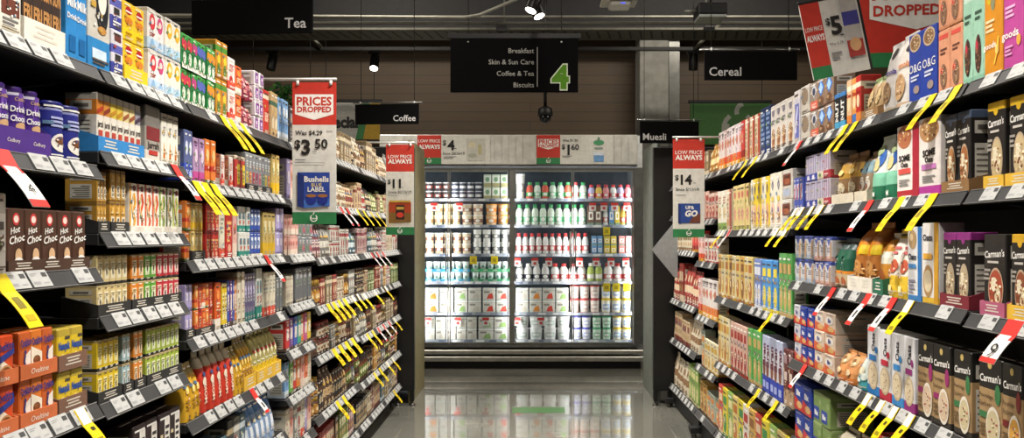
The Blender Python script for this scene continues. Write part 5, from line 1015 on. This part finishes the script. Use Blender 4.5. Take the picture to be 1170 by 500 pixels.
hcard(613, 700, 'prices dropped card marked 1.60 on the fridge header', True, redl(.31) + [pg([(.02, .86), (.29, .86), (.29, .6), (.155, .5), (.02, .6)], W_), t('PRICES', .155, .77, .16, RED, mw=.25, bo=.03), t('DROPPED', .155, .62, .12, RED, mw=.24, bo=.03), t('Was $1.95', .34, .82, .1, '#333', 'l', .01, .2), t('$', .33, .6, .17, '#1c1c1c', 'l', .02), t('1', .405, .5, .36, '#1c1c1c', 'l', .03), t('60', .455, .59, .2, '#1c1c1c', 'l', .02), ln(.34, .46, .22, .3, 2, '#999'), r(.75, .88, .08, .42, '#6f9fd0'), r(.75, .88, .3, .42, '#dfe6ee'), e(.815, .74, .07, .09, '#4a9a68'), r(.8, .83, .8, .92, '#6a8a74'), ln(.76, .87, .5, .6, 1, '#8a9a94')] + logo(.155, .11, .08, W_, .285 / (87 / PX)))
# ------------------------------------------------------------------ the room
def struct(name, mb): o = mb.build(name); o['kind'] = 'structure'; return o
CEIL = 4.2; BY = 8.55
fm = bpy.data.materials.new('polished_concrete'); fm.use_nodes = True; nt = fm.node_tree; p = nt.nodes['Principled BSDF']
tc = nt.nodes.new('ShaderNodeTexCoord'); n1 = nt.nodes.new('ShaderNodeTexNoise'); n1.inputs['Scale'].default_value = 1.3; n1.inputs['Detail'].default_value = 8
nt.links.new(tc.outputs['Object'], n1.inputs['Vector'])
ra = nt.nodes.new('ShaderNodeValToRGB'); ra.color_ramp.elements[0].position = .35; ra.color_ramp.elements[1].position = .7
ra.color_ramp.elements[0].color = (*rgb('#6d6c64'), 1); ra.color_ramp.elements[1].color = (*rgb('#8b897f'), 1)
nt.links.new(n1.outputs['Fac'], ra.inputs['Fac'])
br = nt.nodes.new('ShaderNodeTexBrick'); br.offset = 0; br.inputs['Scale'].default_value = 1; br.inputs['Brick Width'].default_value = 1.55; br.inputs['Row Height'].default_value = 1.05; br.inputs['Mortar Size'].default_value = .004
br.inputs['Mortar'].default_value = (.1, .1, .09, 1)
mpp = nt.nodes.new('ShaderNodeMapping'); mpp.inputs['Location'].default_value = (.35, .55, 0); nt.links.new(tc.outputs['Object'], mpp.inputs['Vector']); nt.links.new(mpp.outputs[0], br.inputs['Vector'])
nt.links.new(ra.outputs['Color'], br.inputs['Color1']); nt.links.new(ra.outputs['Color'], br.inputs['Color2']); nt.links.new(br.outputs['Color'], p.inputs['Base Color'])
n2 = nt.nodes.new('ShaderNodeTexNoise'); n2.inputs['Scale'].default_value = 5; nt.links.new(tc.outputs['Object'], n2.inputs['Vector'])
mr = nt.nodes.new('ShaderNodeMapRange'); mr.inputs['To Min'].default_value = .05; mr.inputs['To Max'].default_value = .12; nt.links.new(n2.outputs['Fac'], mr.inputs['Value']); nt.links.new(mr.outputs[0], p.inputs['Roughness'])
p.inputs['Specular IOR Level'].default_value = .75; p.inputs['Coat Weight'].default_value = .6; p.inputs['Coat Roughness'].default_value = .03
m = MB(); m.box(-6, 6, -3, BY + .1, -.1, 0, fm); struct('floor', m)
m = MB(); m.box(-6, 6, -3, BY + .1, CEIL, CEIL + .1, mat('#1c1c1d', .8, 0, 'paint')); struct('ceiling', m)
wm = bpy.data.materials.new('timber_boards'); wm.use_nodes = True; nt = wm.node_tree; p = nt.nodes['Principled BSDF']
tc = nt.nodes.new('ShaderNodeTexCoord'); mp = nt.nodes.new('ShaderNodeMapping'); mp.inputs['Rotation'].default_value = (math.radians(90), 0, 0); nt.links.new(tc.outputs['Object'], mp.inputs['Vector'])
br = nt.nodes.new('ShaderNodeTexBrick'); br.inputs['Scale'].default_value = 1; br.inputs['Brick Width'].default_value = 7.3; br.inputs['Row Height'].default_value = .105; br.inputs['Mortar Size'].default_value = .004
br.inputs['Color1'].default_value = (*rgb('#574630'), 1); br.inputs['Color2'].default_value = (*rgb('#52422e'), 1); br.inputs['Mortar'].default_value = (*rgb('#3a2b21'), 1)
nt.links.new(mp.outputs[0], br.inputs['Vector'])
gn = nt.nodes.new('ShaderNodeTexNoise'); gn.inputs['Scale'].default_value = 3; gn.inputs['Detail'].default_value = 6; ms = nt.nodes.new('ShaderNodeMapping'); ms.inputs['Scale'].default_value = (1.2, 1, 22); nt.links.new(tc.outputs['Object'], ms.inputs['Vector']); nt.links.new(ms.outputs[0], gn.inputs['Vector'])
mxc = nt.nodes.new('ShaderNodeMixRGB'); mxc.blend_type = 'MULTIPLY'; mxc.inputs[0].default_value = .35; nt.links.new(br.outputs['Color'], mxc.inputs[1]); nt.links.new(gn.outputs['Color'], mxc.inputs[2]); nt.links.new(mxc.outputs[0], p.inputs['Base Color']); p.inputs['Roughness'].default_value = .6
m = MB(); m.box(-6, 6, BY, BY + .1, 0, CEIL, wm); struct('wall_back', m)
PW = mat('#3a3a3a', .8, 0, 'paint')
for nm, a in (('wall_left', -6.1), ('wall_right', 6)):
    m = MB(); m.box(a, a + .1, -3, BY + .1, 0, CEIL, PW); struct(nm, m)
m = MB(); m.box(-6, 6, -3.1, -3, 0, CEIL, PW); struct('wall_front', m)
cm = mat('#8f8f88', .75, 0, 'concrete')
Yc = 8.1
m = MB(); m.box((731 - VX) * Yc / F, (764 - VX) * Yc / F, Yc, Yc + .35, 0, CEIL - .002, cm, .006); struct('column', m)
m = MB(); m.box((765 - VX) * Yc / F, (778 - VX) * Yc / F, Yc + .05, Yc + .35, 0, CEIL - .002, mat('#6f706c', .3, .5, 'metal'), .004); struct('column_side_1', m)  # darker side of the column, built as its own strip
# beam behind the cable trays
m = MB(); m.box(-6, 6, 7.95, 8.09, 3.50, CEIL - .002, mat('#232325', .7, 0, 'paint')); struct('beam', m)

# ------------------------------------------------------------------ overhead services
Yt = 6.9
zt = lambda py, Y=Yt: H + (VY - py) * Y / F
xt = lambda px, Y=Yt: (px - VX) * Y / F
TRAY = mat('#6b6a60', .5, .3, 'metal')
ct = thing('cable_tray', 'long grey slotted cable tray running across the ceiling', 'cable tray', (0, Yt, zt(34)))
hh = zt(31.5) - zt(34); TW = .37
m = MB(); m.box(-5.6, 5.6, 0, TW, 0, .006, TRAY)
for i in range(110):
    x = -5.55 + i * .101; m.faces([(x, .05, -.0006), (x + .02, .05, -.0006), (x + .075, TW - .06, -.0006), (x + .055, TW - .06, -.0006)], [(0, 1, 2, 3)], mat('#3a3a36', .7))
m.build('tray_bed', ct)
for y0 in (0, TW - .006):
    m = MB(); m.box(-5.6, 5.6, y0, y0 + .006, .0065, hh, mat('#7d7b70', .45, .3, 'metal')); m.build('side_rail', ct)
for px in (330, 573, 810):
    k = MB(); x = xt(px); k.box(x - .05, x + .05, -.03, -.001, -.02, hh + .05, mat('#2a2a2b', .5), .004); k.tube([(x + .02, .2, .0065), (x + .02, .2, 4.19 - zt(34))], .008, TRAY, 8); k.build('hanger', ct)
for n_, (za, zb_, c) in enumerate(((27, 31, '#75746a'), (22, 25.5, '#85847a'))):
    lab = ('grey conduit lying just above the slotted cable tray', 'pale conduit running along the top of the services')[n_]
    k = MB(); zz = zt((za + zb_) / 2) ; rr = (zt(za) - zt(zb_)) / 2
    k.tube([(-5.6, Yt - .07 - .05 * n_, zz), (5.6, Yt - .07 - .05 * n_, zz)], rr, mat(c, .45, .2, 'metal'), 10); tag(k.build('ceiling_conduit'), lab, 'conduit')
k = MB(); Yk = 6.6; A = [(xt(150, Yk), Yk, zt(17, Yk)), (xt(530, Yk), Yk, zt(20, Yk)), (xt(548, Yk), Yk, zt(17, Yk)), (xt(640, Yk), Yk, zt(-22, Yk))]
k.tube(A, .014, mat('#a09f94', .45, .2, 'metal'), 10); tag(k.build('ceiling_conduit'), 'cream conduit bending up towards the ceiling beside the aisle lamp', 'conduit')
for n_, (pa, pb) in enumerate((((627, 30), (655, 54)), ((822, 28), (793, 56)), ((350, 36), (368, 55)))):
    k = MB(); k.tube([(xt(pa[0], 7.31), 7.31, zt(pa[1], 7.31)), (xt(pb[0], 7.34), 7.34, zt(pb[1], 7.34))], .018, TRAY, 8)
    if n_: tag(k.build('hanging_brace_bar'), ('', 'slanting bar above the far track lamp near the column', 'slanting bar above the track beside the Tea sign')[n_], 'bar')
# track and lamps
Yr = 7.4
k = MB(); k.box(-4.5, 4.5, Yr - .018, Yr + .018, zt(58, Yr), zt(54, Yr), mat('#0d0d0e', .4, 0, 'paint')); tag(k.build('lighting_track'), 'black lighting track spanning the aisle in front of the timber wall', 'light track')
k = MB(); k.box(.02, .055, -1, 6.4, 3.24, 3.27, mat('#0d0d0e', .4, 0, 'paint')); tag(k.build('lighting_track'), 'black lighting track running along the middle of the aisle', 'light track')
def lamp(label, loc, aim, glow, r0=.045, L=.16, adapt=.07):
    """track lamp: loc is the joint under the track, aim the direction of its beam"""
    th = thing('track_spotlight', label, 'lamp', loc)
    K = mat('#141415', .4, .1, 'paint')
    m = MB(); m.box(-.06, .06, -.016, .016, .0, .028, K, .003); m.build('adapter', th)
    m = MB(); m.tube([(0, 0, -.001), (0, 0, -adapt)], .009, K, 8); m.build('stem', th)
    a = Vector(aim).normalized(); c = Vector((0, 0, -adapt - .012)); p0 = c - a * L * .5; p1 = c + a * L * .5
    m = MB(); m.tube([p0, p0 + a * .01, p1 - a * .004, p1], [r0 * .86, r0, r0, r0 * .97], K, 18); m.build('head', th)
    m = MB(); m.tube([p1 + a * .0005, p1 + a * .004], [r0 * .86, r0 * .84], emit('#fff4e4', glow, 'lamp_lens') if glow else mat('#303030', .2), 18); m.build('lens', th)
    return Vector(loc) + p1
def spot(loc, to, power, size=75, rad=.06, blend=.6, col='#fff9f0'):
    l = bpy.data.lights.new('aisle_spot', 'SPOT'); l.energy = power; l.spot_size = math.radians(size); l.spot_blend = blend; l.shadow_soft_size = rad; l.color = rgb(col)
    o = bpy.data.objects.new('aisle_spot', l); COL.objects.link(o); o.location = loc; o.rotation_euler = (Vector(to) - Vector(loc)).to_track_quat('-Z', 'Y').to_euler(); return o
zr = zt(58, Yr) - .03
lamp('unlit black track lamp nearest the Tea sign', (xt(311, Yr), Yr, zr), (-.12, -.2, -1), 0)
lamp('lit track lamp glowing white above the Coffee sign', (xt(428, Yr), Yr, zr), (.0, -.55, -1), 14)
spot((xt(428, Yr), Yr - .1, zr - .22), (.15, 6.7, 0), 110, 80, .05, 1.)
lamp('unlit black track lamp hanging beside the concrete column', (xt(792, Yr), Yr, zr), (.0, .1, -1), 0)
POW = 205
for i, y in enumerate((.2, 1.3, 2.4, 3.5, 4.6, 5.75)):
    for s in (-1, 1):
        lb = 'lit track lamp over the aisle, %s from the camera, turned to the %s shelves' % (ORD[i], 'tea' if s < 0 else 'cereal')
        off = .15 if s > 0 else 0
        tgt = Vector((s * 1.02, y + off + (.25 if i < 5 else -.5), .55))
        loc = Vector((.0375, y + off, 3.21)); a = (tgt - loc).normalized()
        p1 = lamp(lb, loc, a, 12, .05, .19)
        spot(p1 + a * .02, tgt, POW, 70, .05, 1.)
# dome camera below the aisle sign
cx, Yd = xt(623, 7.31), 7.31
dc = thing('dome_camera', 'black dome security camera hanging behind the aisle sign', 'camera', (cx, Yd, zt(131, Yd)))
m = MB(); m.tube([(0, 0, .06), (0, 0, 4.19 - zt(131, Yd))], .016, black(), 10); m.build('pole', dc)
m = MB(); m.lathe([(.03, .08), (.068, .06), (.075, .0), (.07, -.012)][::-1], black(), n=24); m.build('housing', dc)
m = MB(); m.lathe([(.004, -.085), (.03, -.078), (.052, -.055), (.062, -.0125)], mat('#1b1c20', .06, 0, 'glass'), n=24); m.build('dome', dc)
# ceiling units at the top of the picture
Ys = 5.2
ap = thing('wireless_access_point', 'white ceiling unit with blue light above the aisle', 'ceiling unit', (xt(708, Ys), Ys, zt(9, Ys)))
m = MB(); m.box(-.13, .12, -.1, .1, .032, .05, mat('#b9b8b0', .5), .004); m.build('mounting_plate', ap)
m = MB(); m.box(-.075, .075, -.075, .075, .0, .0315, mat('#cfcfc9', .4), .01); m.build('body', ap)
m = MB(); m.box(.0, .03, -.0765, -.0755, .008, .014, emit('#4a5aff', 2.2, 'status_light')); m.build('status_light', ap)
m = MB(); m.tube([(0, 0, .05), (0, 0, 4.19 - zt(9, Ys))], .006, black(), 8); m.build('rod', ap)
pj = thing('ceiling_speaker_unit', 'black boxy ceiling unit with pale lower edge near the column', 'ceiling unit', (xt(812, Ys), Ys, zt(23, Ys)))
m = MB(); m.box(-.10, .10, -.08, .1, .022, .10, mat('#1d1e20', .4), .008); m.build('body', pj)
m = MB(); m.box(-.095, .095, -.075, .095, .0, .0215, mat('#aab0ac', .35), .005); m.build('base', pj)
m = MB(); m.tube([(-.18, 0, .06), (-.101, 0, .06)], .012, mat('#77776f', .4), 8); m.build('bracket', pj)
m = MB(); m.tube([(0, 0, .1), (0, 0, 4.19 - zt(23, Ys))], .008, black(), 8); m.build('rod', pj)
# signs further back
Yb = 8.0
def back_sign(label, x0, x1, y0, y1, base, el, Y=Yb):
    xa, xb = xt(x0, Y), xt(x1, Y); h = zt(y0, Y) - zt(y1, Y)
    o = thing('hanging_banner', label, 'sign', ((xa + xb) / 2, Y, zt(y1, Y))); board('panel', xb - xa, h, base, el(h / (xb - xa)), .02, o)
    m = MB(); m.box(-(xb - xa) / 2 - .02, (xb - xa) / 2 + .02, -.004, .03, h + .001, h + .035, black(), .003); m.build('header_bar', o)
    for u in (-.4, .4):
        k = MB(); k.tube([(u * (xb - xa), .01, h + .035), (u * (xb - xa), .01, 4.19 - zt(y1, Y))], .003, black(), 6); k.build('wire', o)
back_sign('white, green and yellow banner ending in cial behind the Coffee sign', 365, 434, 117, 159, '#c9c9c2', lambda a: [t('Special', .02, .48, .42, '#1b1b1b', 'l', .05, .62), pg([(.66, 0), (.66, .02), (.8, 1), (1, 1), (1, 0)], '#d2a92c'), pg([(.6, 0), (.72, 0), (.84, 1), (.72, 1)], '#3a8a4a')])
back_sign('green hanging banner with pale round leaf mark behind the cereal shelves', 789, 880, 118, 165, '#3c7a30', lambda a: logo(.60, .40, .42, '#b9bdb2', a))
# trailing plant over the produce display
pl = thing('trailing_plant', 'leafy green plant spilling over behind the tea shelves', 'plant', (xt(322, 7.8), 7.8, zt(122, 7.8)))
pr = random.Random(4); lf = MB()
for i in range(420):
    a = pr.uniform(-.28, .30); bq = pr.uniform(-.1, .1); z = pr.uniform(-.03, .24) * (1 - (a / .36) ** 2); s = pr.uniform(.02, .038); ang = pr.uniform(0, 6.28); tl = pr.uniform(-.7, .7)
    d1 = Vector((math.cos(ang), math.sin(ang) * .5, tl)).normalized() * s * 1.7; d2 = d1.cross(Vector((0, 1, .3))).normalized() * s * .5; c0 = Vector((a, bq, z))
    lf.faces([c0, c0 + d1 * .4 + d2, c0 + d1, c0 + d1 * .4 - d2], [(0, 1, 2, 3)], mat(pr.choice(('#4f9a42', '#3a7a34', '#66aa4c', '#2f6438')), .5))
lf.build('foliage', pl)
m = MB(); m.box(-.34, .34, -.12, .12, -.12, -.02, mat('#2a2a28', .6), .01); m.build('trough', pl)
for s in (-1, 1):
    m = MB(); m.tube([(s * .3, 0, -.02), (s * .3, 0, 4.19 - zt(122, 7.8))], .004, black(), 6); m.build('wire', pl)
# green sticker on the floor
k = MB(); y0 = F * H / (471.5 - VY); y1 = F * H / (465 - VY); k.box((585 - VX) * y0 / F, (646 - VX) * y0 / F, y0, y1, .0003, .0012, mat('#47743f', .3)); tag(k.build('floor_sticker'), 'green rectangular sticker on the polished floor before the fridge', 'sticker')

# ------------------------------------------------------------------ labels and groups of the goods
rows = {}
for o, ph, rk, sv, rw in REG: rows.setdefault((ph,) + tuple(rk), []).append((sv, o, rw))
for key, lst in rows.items():
    lst.sort(key=lambda a: a[0]); ph = key[0]
    for i, (sv, o, rw) in enumerate(lst):
        if rw[0] == 'F':
            if rw[1] == 'flag': s = '%s, %s from left end of %s fridge shelf' % (ph.replace(' on fridge shelf', ''), ordn(i), ORD[rw[2]]); gp = 'price flags in the fridge'
            else:
                tier = ['lower row, ', 'upper row, '][rw[3]] if rw[2] > 1 else ''
                s = '%s, %s from left end, %s%s fridge shelf' % (ph, ordn(i), tier, ORD[rw[1]]); gp = ph + ' on the ' + ORD[rw[1]] + ' fridge shelf'
        else:
            tier = '' if rw[3] < 2 else ['lowest', 'upper', 'third', 'topmost'][rw[4]] + ' tier, '
            one = ('nearest one, ' if i == 0 else ordn(i) + ' nearest, ') if len(lst) > 1 else ''
            s = '%s, %s%s%s' % (ph, one, tier, where(rw[0], rw[1], rw[2])); gp = '%s run, %s' % (ph, where(rw[0], rw[1], rw[2]))
        o['label'] = s; o['group'] = gp

# ------------------------------------------------------------------ light
w = bpy.data.worlds.new('shop_air'); scene.world = w; w.use_nodes = True
w.node_tree.nodes['Background'].inputs[0].default_value = (.9, .95, 1, 1); w.node_tree.nodes['Background'].inputs[1].default_value = .02
def area(name, loc, rot, sx, sy, power, col):
    l = bpy.data.lights.new(name, 'AREA'); l.shape = 'RECTANGLE'; l.size = sx; l.size_y = sy; l.energy = power; l.color = rgb(col)
    o = bpy.data.objects.new(name, l); COL.objects.link(o); o.location = loc; o.rotation_euler = rot; return o
for px in (481, 513, 585, 654.5, 727):  # the two at the door edges are added without fixtures to even the stock
    area('fridge_strip_and_fill', (X(px), YF + .075, (zlo + zhi) / 2), (math.radians(90), 0, 0), .03, 1.6, 6, '#f8f8fa')
# ceiling fittings over the neighbouring aisles, out of sight above
for x in (-3.4, 3.4):
    for y in (1.5, 5.):
        area('ceiling_fitting_and_fill', (x, y, 4.1), (0, 0, 0), .3, 1.2, 45, '#fff0dc')
area('wall_fill', (-1.6, 6.2, 4.1), (math.radians(50), 0, 0), 1.2, .15, 34, '#fff4e4')  # unseen pair of lights added to brighten the back wall and fridge header
area('wall_fill', (1.8, 6.2, 4.1), (math.radians(50), 0, 0), 1.2, .15, 34, '#fff4e4')
for y in (1.6, 4.0):  # unseen lights added above this aisle to lift the top shelves and signs
    area('ceiling_fitting_and_fill', (.05, y, 4.1), (0, 0, 0), .3, 1.5, 42, '#fff6ea')
# ------------------------------------------------------------------ camera
cam = bpy.data.cameras.new('camera'); co = bpy.data.objects.new('camera', cam); COL.objects.link(co)
co.location = (0, 0, H); co.rotation_euler = (math.radians(90), 0, 0)
cam.sensor_fit = 'HORIZONTAL'; cam.sensor_width = 36; cam.lens = 36 * F / 1170; cam.shift_x = -(VX - 585) / 1170; cam.shift_y = (VY - 250) / 1170; cam.clip_start = .05
scene.camera = co
vs = scene.view_settings; vs.view_transform = 'Standard'; vs.look = 'None'; vs.gamma = 1; vs.use_curve_mapping = False; vs.exposure = 0
try: scene.cycles.max_bounces = 6; scene.cycles.transparent_max_bounces = 12; scene.cycles.sample_clamp_indirect = 4
except Exception: pass
